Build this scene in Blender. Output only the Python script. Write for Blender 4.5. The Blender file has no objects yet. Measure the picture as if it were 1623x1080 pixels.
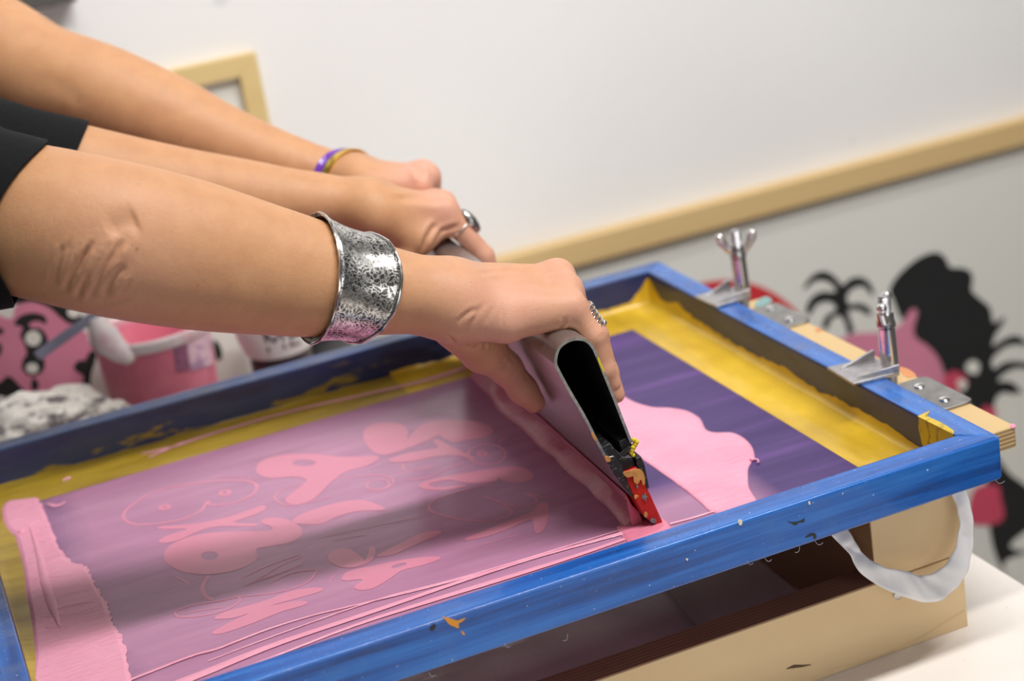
import bpy, bmesh, math, random
import numpy as np
from mathutils import Vector, Matrix
random.seed(7); RNG = np.random.default_rng(7)
SC = bpy.context.scene
COL = SC.collection

# ------------------------------------------------------------------ camera
FPX = 2867.0335
CR = np.array([[0.9191569, -0.3626176, -0.1538149],
               [-0.2592676, -0.2629936, -0.9293087],
               [0.2965314, 0.8940598, -0.3357474]])      # rows: right, down, forward
CC = np.array([-0.6943, -1.0229, 0.5575])
cam = bpy.data.cameras.new('camera'); camo = bpy.data.objects.new('camera', cam); COL.objects.link(camo)
cam.sensor_width = 36.0; cam.lens = FPX / 1623 * 36.0
M = Matrix.Identity(4)
for i in range(3):
    M[i][0] = CR[0][i]; M[i][1] = -CR[1][i]; M[i][2] = -CR[2][i]; M[i][3] = CC[i]
camo.matrix_world = M
cam.clip_start = 0.02; cam.clip_end = 50
cam.dof.use_dof = True; cam.dof.focus_distance = 1.285; cam.dof.aperture_fstop = 4.3
SC.camera = camo

# ------------------------------------------------------------------ world, lamps, exposure
SC.view_settings.view_transform = 'Standard'; SC.view_settings.look = 'None'
SC.view_settings.gamma = 1.0; SC.view_settings.use_curve_mapping = False
SC.view_settings.exposure = 0.0
w = bpy.data.worlds.new('World'); SC.world = w; w.use_nodes = True
wn = w.node_tree; wn.nodes.clear()
wo = wn.nodes.new('ShaderNodeOutputWorld'); wb = wn.nodes.new('ShaderNodeBackground')
wt = wn.nodes.new('ShaderNodeTexCoord'); ws = wn.nodes.new('ShaderNodeSeparateXYZ'); wr = wn.nodes.new('ShaderNodeValToRGB')
wn.links.new(wt.outputs['Generated'], ws.inputs[0])
wm = wn.nodes.new('ShaderNodeMapRange'); wm.inputs[1].default_value = -1; wm.inputs[2].default_value = 1
wn.links.new(ws.outputs[2], wm.inputs[0]); wn.links.new(wm.outputs[0], wr.inputs[0])
wr.color_ramp.elements[0].position = 0.3; wr.color_ramp.elements[0].color = (.14, .125, .115, 1)
wr.color_ramp.elements[1].position = 0.85; wr.color_ramp.elements[1].color = (.70, .70, .70, 1)
e = wr.color_ramp.elements.new(0.52); e.color = (.80, .79, .78, 1)
wn.links.new(wr.outputs[0], wb.inputs[0]); wb.inputs[1].default_value = 0.17
wn.links.new(wb.outputs[0], wo.inputs[0])

def area(name, loc, target, sx, sy, power, color=(1, .965, .92)):
    l = bpy.data.lights.new(name, 'AREA'); l.shape = 'RECTANGLE'; l.size = sx; l.size_y = sy; l.energy = power; l.color = color
    o = bpy.data.objects.new(name, l); COL.objects.link(o); o.location = loc
    z = (Vector(loc) - Vector(target)).normalized(); x = Vector((1, 0, 0)) if sx >= sy else Vector((0, 1, 0)); x = (x - z * x.dot(z)).normalized(); y = z.cross(x)
    if sx < sy: x, y = y, -x
    o.rotation_euler = Matrix((x, y, z)).transposed().to_euler()
    return o
area('ceiling_lamp', (0.15, -0.34, 1.70), (-0.2, 0.2, 0), 1.3, 0.12, 38, (1, .985, .96))
wl = area("wall_fill", (0.25, 0.25, 1.9), (0.2, 1.12, .3), 2.2, 0.2, 5.3, (1, .985, .96)); wl.data.spread = math.radians(80)  # added light aimed at the wall alone, spread narrowed to spare the table
area('ceiling_lamp', (1.7, -1.7, 1.75), (-0.1, 0.2, 0), 0.3, 1.2, 3.5, (1, .985, .96))
area('front_fill', (-0.2, -2.4, 0.55), (-0.2, 0.1, -.05), 1.6, 0.8, 11, (1, .99, .98))  # added fill light from behind the camera, brightening the base front and inside

# ------------------------------------------------------------------ helpers: pixels of the survey photograph to points in the room
def ray(q):
    return CR.T @ np.array([(q[0] - 811.5) / FPX, (q[1] - 540) / FPX, 1.0])
def at(q, X=None, Y=None, Z=None, D=None):
    d = ray(q)
    if D is not None: return CC + D * d
    ax, v = (0, X) if X is not None else (1, Y) if Y is not None else (2, Z)
    return CC + d * ((v - CC[ax]) / d[ax])
def depth(P): return CR[2] @ (np.asarray(P) - CC)
def arr(x): return np.asarray(x, dtype=float)

# ------------------------------------------------------------------ helpers: materials
def lin(c):
    r = []
    for v in c[:3]:
        v = v / 255.0
        r.append(v / 12.92 if v <= .04045 else ((v + .055) / 1.055) ** 2.4)
    return (*r, 1.0)
class NT:
    def __init__(s, name):
        s.m = bpy.data.materials.new(name); s.m.use_nodes = True; s.t = s.m.node_tree
        s.b = s.t.nodes['Principled BSDF']; s._tc = None
    def n(s, typ, **kw):
        x = s.t.nodes.new(typ)
        for k, v in kw.items(): setattr(x, k, v)
        return x
    def l(s, a, b): s.t.links.new(a, b)
    def co(s, scale=(1, 1, 1), rot=(0, 0, 0), loc=(0, 0, 0)):
        if s._tc is None: s._tc = s.n('ShaderNodeTexCoord')
        mp = s.n('ShaderNodeMapping'); mp.inputs[1].default_value = loc; mp.inputs[2].default_value = rot; mp.inputs[3].default_value = scale
        s.l(s._tc.outputs['Object'], mp.inputs[0]); return mp.outputs[0]
    def noise(s, scale, detail=3, rough=.5, stretch=(1, 1, 1), loc=(0, 0, 0), dist=0):
        x = s.n('ShaderNodeTexNoise'); x.inputs['Scale'].default_value = scale; x.inputs['Detail'].default_value = detail
        x.inputs['Roughness'].default_value = rough; x.inputs['Distortion'].default_value = dist
        s.l(s.co(stretch, loc=loc), x.inputs['Vector']); return x.outputs['Fac']
    def ramp(s, f, stops):
        r = s.n('ShaderNodeValToRGB'); el = r.color_ramp.elements
        while len(el) < len(stops): el.new(0.5)
        for e_, (p, c) in zip(el, stops): e_.position = p; e_.color = c if len(c) == 4 else (*c, 1)
        s.l(f, r.inputs[0]); return r.outputs[0]
    def step(s, f, a, b):
        r = s.n('ShaderNodeMapRange'); r.inputs[1].default_value = a; r.inputs[2].default_value = b; r.clamp = True
        s.l(f, r.inputs[0]); return r.outputs[0]
    def mix(s, f, a, b):
        x = s.n('ShaderNodeMix', data_type='RGBA')
        for sock, v in ((x.inputs[0], f), (x.inputs[6], a), (x.inputs[7], b)):
            if hasattr(v, 'is_linked'): s.l(v, sock)
            else: sock.default_value = v
        return x.outputs[2]
    def math(s, op, a, b=None):
        x = s.n('ShaderNodeMath', operation=op)
        for i, v in enumerate((a, b)):
            if v is None: continue
            if hasattr(v, 'is_linked'): s.l(v, x.inputs[i])
            else: x.inputs[i].default_value = v
        return x.outputs[0]
    def sep(s):
        if s._tc is None: s._tc = s.n('ShaderNodeTexCoord')
        x = s.n('ShaderNodeSeparateXYZ'); s.l(s._tc.outputs['Object'], x.inputs[0]); return x.outputs
    def attr(s, name):
        x = s.n('ShaderNodeAttribute'); x.attribute_name = name; return x.outputs['Fac']
    def bump(s, f, strength=.3, dist=.001):
        b = s.n('ShaderNodeBump'); b.inputs['Strength'].default_value = strength; b.inputs['Distance'].default_value = dist
        s.l(f, b.inputs['Height'])
        if s.b.inputs['Normal'].is_linked:
            prev = s.b.inputs['Normal'].links[0].from_socket; s.l(prev, b.inputs['Normal'])
        s.l(b.outputs[0], s.b.inputs['Normal'])
    def color(s, v):
        if hasattr(v, 'is_linked'): s.l(v, s.b.inputs['Base Color'])
        else: s.b.inputs['Base Color'].default_value = v
    def set(s, rough=None, metal=None, coat=None, sss=None, spec=None, trans=None, alpha=None):
        for k, v in (('Roughness', rough), ('Metallic', metal), ('Coat Weight', coat), ('Subsurface Weight', sss), ('Specular IOR Level', spec), ('Transmission Weight', trans), ('Alpha', alpha)):
            if v is None: continue
            if hasattr(v, 'is_linked'): s.l(v, s.b.inputs[k])
            else: s.b.inputs[k].default_value = v
        return s
def plain(name, c, rough=.5, metal=0, var=.06, scale=40, **kw):
    t = NT(name); L = lin(c); d = tuple(max(0, x * (1 - var)) for x in L[:3]) + (1,); u = tuple(min(1, x * (1 + var)) for x in L[:3]) + (1,)
    t.color(t.ramp(t.noise(scale), [(.3, d), (.7, u)])); t.set(rough=rough, metal=metal, **kw); return t

# ------------------------------------------------------------------ helpers: objects
def mesh_np(name, V, F):
    me = bpy.data.meshes.new(name); V = np.asarray(V, np.float32)
    if isinstance(F, np.ndarray):
        k = F.shape[1]; me.vertices.add(len(V)); me.vertices.foreach_set('co', V.ravel())
        me.loops.add(F.size); me.loops.foreach_set('vertex_index', F.astype(np.int32).ravel())
        me.polygons.add(len(F)); me.polygons.foreach_set('loop_start', np.arange(0, F.size, k, dtype=np.int32))
        me.polygons.foreach_set('loop_total', np.full(len(F), k, np.int32)); me.update(calc_edges=True)
    else:
        me.from_pydata([tuple(map(float, v)) for v in V], [], [tuple(map(int, f)) for f in F]); me.update()
    return me
class MB:
    """collects shapes into one mesh"""
    def __init__(s): s.v = []; s.f = []; s.mi = []; s.n = 0
    def add(s, V, F, mi=0):
        V = np.asarray(V, float).reshape(-1, 3)
        s.v.append(V)
        for f in F: s.f.append([int(i) + s.n for i in f]); s.mi.append(mi)
        s.n += len(V); return s
    def hexa(s, b, mi=0):       # 8 corners: bottom 4 ccw, top 4
        return s.add(b, [(3, 2, 1, 0), (4, 5, 6, 7), (0, 1, 5, 4), (1, 2, 6, 5), (2, 3, 7, 6), (3, 0, 4, 7)], mi)
    def box(s, lo, hi, mi=0):
        x0, y0, z0 = lo; x1, y1, z1 = hi
        return s.hexa([(x0, y0, z0), (x1, y0, z0), (x1, y1, z0), (x0, y1, z0), (x0, y0, z1), (x1, y0, z1), (x1, y1, z1), (x0, y1, z1)], mi)
    def rings(s, R, closed=True, cap0=True, cap1=True, mi=0, loop=False):
        R = [np.asarray(r, float) for r in R]; m = len(R[0]); V = np.concatenate(R); F = []
        nr = len(R)
        for i in range(nr if loop else nr - 1):
            i2 = (i + 1) % nr
            for j in range(m if closed else m - 1):
                a, b = i * m + j, i * m + (j + 1) % m; c, d = i2 * m + (j + 1) % m, i2 * m + j
                F.append((a, b, c, d))
        if cap0 and not loop: F.append(tuple(range(m - 1, -1, -1)))
        if cap1 and not loop: F.append(tuple((nr - 1) * m + j for j in range(m)))
        return s.add(V, F, mi)
    def lathe(s, prof, origin, axis=(0, 0, 1), n=32, mi=0):
        ax = arr(axis) / np.linalg.norm(axis); t = arr((1, 0, 0)) if abs(ax[0]) < .9 else arr((0, 1, 0))
        u = np.cross(ax, t); u /= np.linalg.norm(u); v = np.cross(ax, u)
        th = np.arange(n) * 2 * math.pi / n
        R = [arr(origin) + ax * z + r * (np.outer(np.cos(th), u) + np.outer(np.sin(th), v)) for r, z in prof]
        return s.rings(R, mi=mi, loop=prof[0][0] > .001)
    def tube(s, P, r, n=10, mi=0, loop=False):
        P = arr(P); m = len(P); r = np.full(m, r) if np.isscalar(r) else arr(r); R = []; up = None
        for i in range(m):
            a = P[(i - 1) % m] if (loop or i > 0) else P[i]; b = P[(i + 1) % m] if (loop or i < m - 1) else P[i]
            t = b - a; t /= np.linalg.norm(t) + 1e-12
            if up is None: up = arr((0, 0, 1)) if abs(t[2]) < .9 else arr((1, 0, 0))
            u = up - t * (up @ t); u /= np.linalg.norm(u); v = np.cross(t, u); up = u
            th = np.arange(n) * 2 * math.pi / n
            R.append(P[i] + r[i] * (np.outer(np.cos(th), u) + np.outer(np.sin(th), v)))
        return s.rings(R, mi=mi, loop=loop)
    def sphere(s, c, r, n=14, m=9, mi=0, ax=None):
        r = arr((r, r, r)) if np.isscalar(r) else arr(r); A = np.eye(3) if ax is None else arr(ax)
        R = []
        for i in range(1, m):
            ph = math.pi * i / m; th = np.arange(n) * 2 * math.pi / n
            L = np.stack([np.sin(ph) * np.cos(th) * r[0], np.sin(ph) * np.sin(th) * r[1], np.full(n, -np.cos(ph)) * r[2]], 1)
            R.append(arr(c) + L @ A)
        return s.rings(R, mi=mi)
    def build(s, name, mats, parent=None, smooth=False, bevel=0, seg=2, sub=0, ang=35):
        V = np.concatenate(s.v); V = V - origin_of(parent)
        me = mesh_np(name, V, s.f); o = bpy.data.objects.new(name, me); COL.objects.link(o)
        for m_ in (mats if isinstance(mats, (list, tuple)) else [mats]): me.materials.append(m_.m if isinstance(m_, NT) else m_)
        if any(s.mi): me.polygons.foreach_set('material_index', s.mi)
        fix_normals(me)
        return finish(o, parent, smooth, bevel, seg, sub, ang)
def fix_normals(me):
    b = bmesh.new(); b.from_mesh(me); bmesh.ops.recalc_face_normals(b, faces=b.faces); b.to_mesh(me); b.free()
def origin_of(parent):
    o = np.zeros(3)
    while parent is not None: o = o + arr(parent.location); parent = parent.parent
    return o
def finish(o, parent=None, smooth=False, bevel=0, seg=2, sub=0, ang=35):
    me = o.data
    if bevel:
        m = o.modifiers.new('bevel', 'BEVEL'); m.width = bevel; m.segments = seg; m.limit_method = 'ANGLE'; m.angle_limit = math.radians(30)
    if sub:
        m = o.modifiers.new('sub', 'SUBSURF'); m.levels = sub; m.render_levels = sub
    if smooth or bevel or sub:
        me.polygons.foreach_set('use_smooth', [True] * len(me.polygons))
        if not sub: me.set_sharp_from_angle(angle=math.radians(ang))
    if parent is not None: o.parent = parent
    return o
def thing(name, label, cat, loc=(0, 0, 0), group=None, kind=None):
    o = bpy.data.objects.new(name, None); COL.objects.link(o); o.location = loc; o.empty_display_size = .02
    return tag(o, label, cat, group, kind)
def tag(o, label=None, cat=None, group=None, kind=None):
    for k, v in (('label', label), ('category', cat), ('group', group), ('kind', kind)):
        if v: o[k] = v
    return o
def crom(P, n=8, closed=False):
    P = arr(P); m = len(P); out = []
    for i in range(m if closed else m - 1):
        p1, p2 = P[i], P[(i + 1) % m]
        p0 = P[(i - 1) % m] if (closed or i > 0) else 2 * p1 - p2
        p3 = P[(i + 2) % m] if (closed or i + 2 < m) else 2 * p2 - p1
        for k in range(n):
            t = k / n
            out.append(.5 * (2 * p1 + (p2 - p0) * t + (2 * p0 - 5 * p1 + 4 * p2 - p3) * t * t + (3 * p1 - p0 - 3 * p2 + p3) * t ** 3))
    if not closed: out.append(P[-1])
    return arr(out)
def flat(mb, polys, frame, thick=.0003, bevel=0, mi=0, smooth=6):
    """2-D outlines (first list of points each; holes are simply further outlines) -> pillow plate in frame (origin, u, v, n)"""
    cu = bpy.data.curves.new('tmp', 'CURVE'); cu.dimensions = '2D'; cu.fill_mode = 'BOTH'; cu.extrude = thick / 2; cu.bevel_depth = bevel; cu.bevel_resolution = 2
    for P in polys:
        P = crom(P, smooth, True) if smooth else arr(P)
        sp = cu.splines.new('POLY'); sp.points.add(len(P) - 1); sp.use_cyclic_u = True
        sp.points.foreach_set('co', np.c_[P, np.zeros(len(P)), np.ones(len(P))].ravel())
    o = bpy.data.objects.new('tmp', cu); COL.objects.link(o)
    dg = bpy.context.evaluated_depsgraph_get(); me = bpy.data.meshes.new_from_object(o.evaluated_get(dg))
    V = np.empty(len(me.vertices) * 3, np.float32); me.vertices.foreach_get('co', V); V = V.reshape(-1, 3).astype(float)
    O, u, v, n = map(arr, frame)
    mb.add(O + V[:, :1] * u + V[:, 1:2] * v + (V[:, 2:] + thick / 2 + bevel) * n, [list(p.vertices) for p in me.polygons], mi)
    bpy.data.objects.remove(o); bpy.data.curves.remove(cu); bpy.data.meshes.remove(me)
def flats(name, polys, frame, mat, parent, thick=.0002, bevel=0):
    for P in polys:
        m = MB(); flat(m, [P], frame, thick, bevel); m.build(name, mat, parent)
def pillow(mb, P, z0, ws=(.0006, .0024), hs=(.00025, .0007), jit=0, seed=1, smooth=8, mi=0):
    """spilled film: plan outline with gently rising edges"""
    P = crom(P, smooth, True); m = len(P); rg = np.random.default_rng(seed)
    def nor(Q):
        t = np.roll(Q, -2, 0) - np.roll(Q, 2, 0); t /= np.linalg.norm(t, axis=1, keepdims=True) + 1e-12; n = np.stack([-t[:, 1], t[:, 0]], 1)
        a = np.sum(Q[:, 0] * np.roll(Q[:, 1], -1) - np.roll(Q[:, 0], -1) * Q[:, 1]); return n if a > 0 else -n
    N = nor(P)
    if jit is not None:
        j = np.asarray(jit(P) if callable(jit) else np.full(m, jit)) * np.convolve(rg.normal(0, 1, m + 2), (.3, .5, .3), 'same')[1:-1]
    R = [np.c_[P - N * j[:, None], np.full(m, z0)]] + [np.c_[P + N * w_, np.full(m, z0 + h_)] for w_, h_ in zip(ws, hs)]
    mb.rings(R, cap0=False, cap1=False, mi=mi)
    flat(mb, [R[-1][:, :2]], ((0, 0, z0 + hs[-1]), (1, 0, 0), (0, 1, 0), (0, 0, 1)), 0, 0, mi, 0)
def stroke(mb, P, wd, frame, mi=0, closed=False, smooth=6, h=.0004):
    P = crom(P, smooth, closed) if smooth else arr(P); m = len(P); O, u, v, n = map(arr, frame)
    w_ = np.full(m, wd) if np.isscalar(wd) else np.interp(np.linspace(0, 1, m), np.linspace(0, 1, len(wd)), wd)
    R = []
    for i in range(m):
        a = P[(i - 1) % m] if (closed or i) else P[i]; b = P[(i + 1) % m] if (closed or i < m - 1) else P[i]
        t = (b - a) / (np.linalg.norm(b - a) + 1e-12); nn = arr((-t[1], t[0])) * w_[i] / 2
        q = [P[i] + nn, P[i] + nn * .5, P[i] - nn * .5, P[i] - nn]; z = (0, h, h, 0)
        R.append([O + a_[0] * u + a_[1] * v + zz * n for a_, zz in zip(q, z)])
    mb.rings(R, closed=False, cap0=False, cap1=False, mi=mi, loop=closed)

# ------------------------------------------------------------------ helpers: smooth blended bodies (distance field -> one surface)
def smin(a, b, k):
    h = np.maximum(k - np.abs(a - b), 0) / k
    return np.minimum(a, b) - h * h * k * .25
def s_cone(a, b, ra, rb):
    a, b = arr(a), arr(b); ba = b - a; L2 = ba @ ba + 1e-12
    def f(P):
        q = P - a; t = np.clip(q @ ba / L2, 0, 1); return np.linalg.norm(q - t[:, None] * ba, axis=1) - (ra + (rb - ra) * t)
    return f
def s_ell(a, b, r0, r1, view):
    a, b = arr(a), arr(b); ax = b - a; L = np.linalg.norm(ax); ax = ax / L
    v = arr(view) - ax * (arr(view) @ ax); v /= np.linalg.norm(v); u = np.cross(ax, v)
    def f(P):
        q = P - a; w_ = q @ ax; t = np.clip(w_ / L, 0, 1); A = r0[0] + (r1[0] - r0[0]) * t; B = r0[1] + (r1[1] - r0[1]) * t
        mn = np.minimum(A, B); ww = (w_ - t * L) / mn
        return (np.sqrt(((q @ u) / A) ** 2 + ((q @ v) / B) ** 2 + ww ** 2) - 1) * mn
    return f
def s_ball(c, r, A=None):
    c = arr(c); r = arr((r, r, r)) if np.isscalar(r) else arr(r); A = np.eye(3) if A is None else arr(A)
    def f(P):
        q = (P - c) @ A.T / r; return (np.linalg.norm(q, axis=1) - 1) * r.min()
    return f
def U(fs, k):
    def f(P):
        d = fs[0](P)
        for g in fs[1:]: d = smin(d, g(P), k)
        return d
    return f
def chain(P, R, k=.002):
    return U([s_cone(P[i], P[i + 1], R[i], R[i + 1]) for i in range(len(P) - 1)], k)
def polygonise(f, lo, hi, h, smooth=3):
    B = 8; lo = arr(lo); nb = np.ceil((arr(hi) - lo) / h / B).astype(int); n = nb * B + 1
    g = np.stack(np.meshgrid(*[np.arange(k) for k in nb], indexing='ij'), -1).reshape(-1, 3)
    cen = lo + (g * B + B / 2) * h; dc = f(cen); D = np.ones(n, np.float32)
    DB = np.repeat(np.repeat(np.repeat(np.sign(dc).reshape(nb), B, 0), B, 1), B, 2); D[:-1, :-1, :-1] = DB
    act = g[np.abs(dc) < B * h * 1.5 + .012]
    loc = np.stack(np.meshgrid(*[np.arange(B + 1)] * 3, indexing='ij'), -1).reshape(-1, 3)
    for s in range(0, len(act), 400):
        a = act[s:s + 400]; idx = (a[:, None, :] * B + loc[None]).reshape(-1, 3)
        D[idx[:, 0], idx[:, 1], idx[:, 2]] = f(lo + idx * h)
    I = D < 0; c = [I[x:n[0] - 1 + x, y:n[1] - 1 + y, z:n[2] - 1 + z] for x in (0, 1) for y in (0, 1) for z in (0, 1)]
    tot = sum(q.astype(np.int8) for q in c); ci = np.argwhere((tot > 0) & (tot < 8))
    off = arr([(x, y, z) for x in (0, 1) for y in (0, 1) for z in (0, 1)]).astype(int)
    val = np.stack([D[ci[:, 0] + o[0], ci[:, 1] + o[1], ci[:, 2] + o[2]] for o in off], 1)
    acc = np.zeros((len(ci), 3)); cnt = np.zeros(len(ci))
    for i in range(8):
        for j in range(i + 1, 8):
            if np.abs(off[i] - off[j]).sum() != 1: continue
            a, b = val[:, i], val[:, j]; m = (a < 0) != (b < 0); t = np.where(m, a / np.where(m, a - b, 1), 0)
            acc += np.where(m[:, None], off[i] + t[:, None] * (off[j] - off[i]), 0); cnt += m
    V = lo + (ci + acc / cnt[:, None]) * h
    vid = np.full(n - 1, -1, np.int32); vid[ci[:, 0], ci[:, 1], ci[:, 2]] = np.arange(len(ci)); F = []
    for ax in range(3):
        o1, o2 = (ax + 1) % 3, (ax + 2) % 3
        sl0 = [slice(1, -1)] * 3; sl1 = [slice(1, -1)] * 3; sl0[ax] = slice(0, -1); sl1[ax] = slice(1, None)
        A0, A1 = I[tuple(sl0)], I[tuple(sl1)]; e_ = np.argwhere(A0 != A1); base = e_.copy(); base[:, o1] += 1; base[:, o2] += 1
        def q(d1, d2):
            t = base.copy(); t[:, o1] -= d1; t[:, o2] -= d2; return vid[t[:, 0], t[:, 1], t[:, 2]]
        Q = np.stack([q(1, 1), q(0, 1), q(0, 0), q(1, 0)], 1); flip = ~A0[e_[:, 0], e_[:, 1], e_[:, 2]]
        Q[flip] = Q[flip][:, ::-1]; F.append(Q)
    F = np.concatenate(F); F = F[(F >= 0).all(1)]
    lab = np.arange(len(V))                                    # keep the largest connected surface
    for it in range(200):
        mn = lab[F].min(1); new = lab.copy(); np.minimum.at(new, F.ravel(), np.repeat(mn, 4)); new = new[new]; new = new[new]
        if (new == lab).all(): break
        lab = new
    big = np.bincount(lab).argmax(); keep = lab == big; rm = np.cumsum(keep) - 1; F = rm[F[keep[F[:, 0]]]]; V = V[keep]
    E = np.unique(np.sort(np.concatenate([F[:, [0, 1]], F[:, [1, 2]], F[:, [2, 3]], F[:, [3, 0]]]), 1), axis=0)
    deg = np.bincount(E.ravel(), minlength=len(V)).astype(float)
    for it in range(smooth):
        for lam in (.5, -.52):
            L = np.stack([np.bincount(E[:, 0], V[E[:, 1], k], len(V)) + np.bincount(E[:, 1], V[E[:, 0], k], len(V)) for k in range(3)], 1)
            V = V + lam * (L / deg[:, None] - V)
    return V, F
def normals(V, F):
    n = np.cross(V[F[:, 2]] - V[F[:, 0]], V[F[:, 3]] - V[F[:, 1]]); N = np.zeros_like(V)
    for k in range(4):
        for j in range(3): N[:, j] += np.bincount(F[:, k], n[:, j], len(V))
    return N / (np.linalg.norm(N, axis=1, keepdims=True) + 1e-12)
def march(f, q, d0=.95, d1=1.9):
    q = arr(q); R = np.stack([ray(a) for a in q]); s = np.full(len(q), d0)
    for i in range(90):
        d = f(CC + R * s[:, None]); s = s + np.clip(d * .75, -.003, .05)
    return CC + R * np.minimum(s, d1)[:, None]
def crease(V, T, P, amp, wd, lip=.35):
    """add to T the depth of a fold of half width wd along the 3-D polyline P"""
    P = crom(P, 10); lo, hi = P.min(0) - 4 * wd, P.max(0) + 4 * wd
    idx = np.nonzero(((V > lo) & (V < hi)).all(1))[0]
    if not len(idx): return
    d = np.full(len(idx), 9.); tt = np.zeros(len(idx))
    for k, p in enumerate(P):
        e_ = np.linalg.norm(V[idx] - p, axis=1); m = e_ < d; d[m] = e_[m]; tt[m] = k / (len(P) - 1)
    env = np.clip(np.minimum(tt, 1 - tt) * 5, 0.12, 1); a = -amp * np.exp(-(d / wd) ** 2) + lip * amp * np.exp(-((d - 2 * wd) / wd) ** 2)
    T[idx] += a * env

# ================================================================== materials
def wood(name, c1, c2, along='x', scale=1.0, rough=.55):
    t = NT(name); st = {'x': (3, 40, 40), 'y': (40, 3, 40), 'z': (40, 40, 3)}[along]
    g = t.noise(1.0 * scale, 4, .6, st, dist=.6); g2 = t.noise(9 * scale, 3, .5, (1, 1, 1))
    c = t.ramp(g, [(.3, lin(c2)), (.62, lin(c1))]); c = t.mix(t.step(g2, .35, .85), c, t.ramp(g, [(.3, lin(c1)), (.7, lin(c2))]))
    t.color(c); t.set(rough=rough); t.bump(g, .15, .0005); return t
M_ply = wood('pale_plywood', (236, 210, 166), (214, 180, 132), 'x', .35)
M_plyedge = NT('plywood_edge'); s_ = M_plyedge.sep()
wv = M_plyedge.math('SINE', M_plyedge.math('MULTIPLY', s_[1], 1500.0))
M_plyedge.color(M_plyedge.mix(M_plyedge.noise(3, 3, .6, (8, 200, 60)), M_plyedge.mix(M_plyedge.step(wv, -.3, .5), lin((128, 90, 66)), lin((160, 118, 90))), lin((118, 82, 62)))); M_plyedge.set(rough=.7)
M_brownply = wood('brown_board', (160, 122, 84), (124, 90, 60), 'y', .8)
M_trim = wood('pine_trim', (216, 186, 134), (206, 173, 120), 'x', .3, .5)
M_picframe = wood('beech_frame', (220, 194, 138), (210, 180, 122), 'x', .3, .5)
M_plank = wood('pine_plank', (216, 186, 136), (202, 168, 116), 'y', .4)
M_plankend = NT('plank_end_grain'); s_ = M_plankend.sep()
M_plankend.color(M_plankend.mix(M_plankend.step(M_plankend.math('SINE', M_plankend.math('MULTIPLY', s_[2], 1900.0)), -.4, .6), lin((150, 122, 84)), lin((206, 176, 128)))); M_plankend.set(rough=.7)

M_wall = NT('white_wall_paint')
M_wall.color(M_wall.mix(M_wall.math('MULTIPLY', M_wall.step(M_wall.noise(17, 2, .5, loc=(5, 0, 2)), .715, .76), .35), M_wall.ramp(M_wall.noise(2.2, 3, .55), [(.3, lin((231, 229, 228))), (.7, lin((236, 234, 233)))]), lin((190, 190, 194)))); M_wall.set(rough=.6)
M_mark = plain('faint_smudge', (205, 204, 207), .6)
M_floor = plain('grey_floor', (140, 134, 128), .5)
M_table = NT('white_laminate')
M_table.color(M_table.mix(M_table.step(M_table.noise(260, 2, .5), .74, .78), M_table.ramp(M_table.noise(5), [(.3, lin((236, 228, 220))), (.7, lin((241, 234, 227)))]), lin((200, 186, 166)))); M_table.set(rough=.35)
M_board = plain('white_artwork_ground', (222, 220, 213), .6, var=.02, scale=3)
M_blk = plain('matt_black_print', (26, 26, 27), .7, var=.1)
M_pinkprint = plain('pink_print', (214, 132, 158), .6, var=.03)
M_hotpink = plain('rose_print', (204, 72, 98), .6, var=.03)
M_redprint = plain('red_print', (204, 44, 52), .6, var=.03)
M_whiteprint = plain('white_print', (226, 223, 214), .6, var=.02)
M_darkgrey = plain('dark_grey_steel', (84, 80, 76), .5)

def blue(name, top, streak, stretch, stain=None, rough=.28):
    t = NT(name)
    g = t.noise(1.0, 4, .65, stretch, dist=.3)
    c = t.ramp(g, [(.30, lin(streak)), (.48, lin(top)), (.72, lin([min(255, x + 34) for x in top]))])
    if stain:
        c = t.mix(t.step(t.noise(26, 4, .7, (1, 1, 1)), .46, .70), c, lin(stain))
    c = t.mix(t.step(t.noise(330, 2, .5, (1, 1, 1)), .722, .75), c, lin((214, 216, 222)))
    c = t.mix(t.step(t.noise(120, 5, .75, (.6, 1, 1), loc=(3, 1, 2)), .715, .75), c, lin((150, 176, 208)))
    t.color(c); t.set(rough=t.ramp(t.noise(45, 3), [(.3, (rough - .08,) * 3), (.7, (rough + .14,) * 3)]), coat=.25); t.bump(g, .25, .0006); t.bump(t.noise(240, 3), .12, .0004)
    return t
M_blue_x = blue('blue_paint_brushed_long', (10, 88, 174), (4, 46, 108), (4, 110, 110))
M_blue_y = blue('blue_paint_brushed_short', (34, 96, 178), (26, 70, 140), (90, 4, 90), (70, 96, 150))
M_blue_shaded = blue('shaded_blue_paint', (46, 86, 150), (40, 62, 108), (4, 90, 90), (84, 98, 128), .4)  # back rail's blue, dulled and darkened: the arms' shadow painted into the colour
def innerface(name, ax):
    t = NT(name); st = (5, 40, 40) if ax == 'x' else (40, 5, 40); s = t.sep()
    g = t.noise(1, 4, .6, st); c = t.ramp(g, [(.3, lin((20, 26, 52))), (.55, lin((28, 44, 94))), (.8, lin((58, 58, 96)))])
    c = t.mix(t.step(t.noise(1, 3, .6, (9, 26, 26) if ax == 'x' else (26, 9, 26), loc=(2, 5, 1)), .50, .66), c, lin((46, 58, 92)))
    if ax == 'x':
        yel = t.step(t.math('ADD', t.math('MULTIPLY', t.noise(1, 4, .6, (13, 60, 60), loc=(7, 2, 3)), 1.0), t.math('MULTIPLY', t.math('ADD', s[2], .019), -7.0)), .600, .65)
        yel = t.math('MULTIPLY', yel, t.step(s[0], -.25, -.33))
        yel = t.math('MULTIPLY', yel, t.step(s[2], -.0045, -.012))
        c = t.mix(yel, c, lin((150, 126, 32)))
    t.color(c); t.set(rough=.38, coat=.15); t.bump(g, .2, .0006); return t
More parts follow.
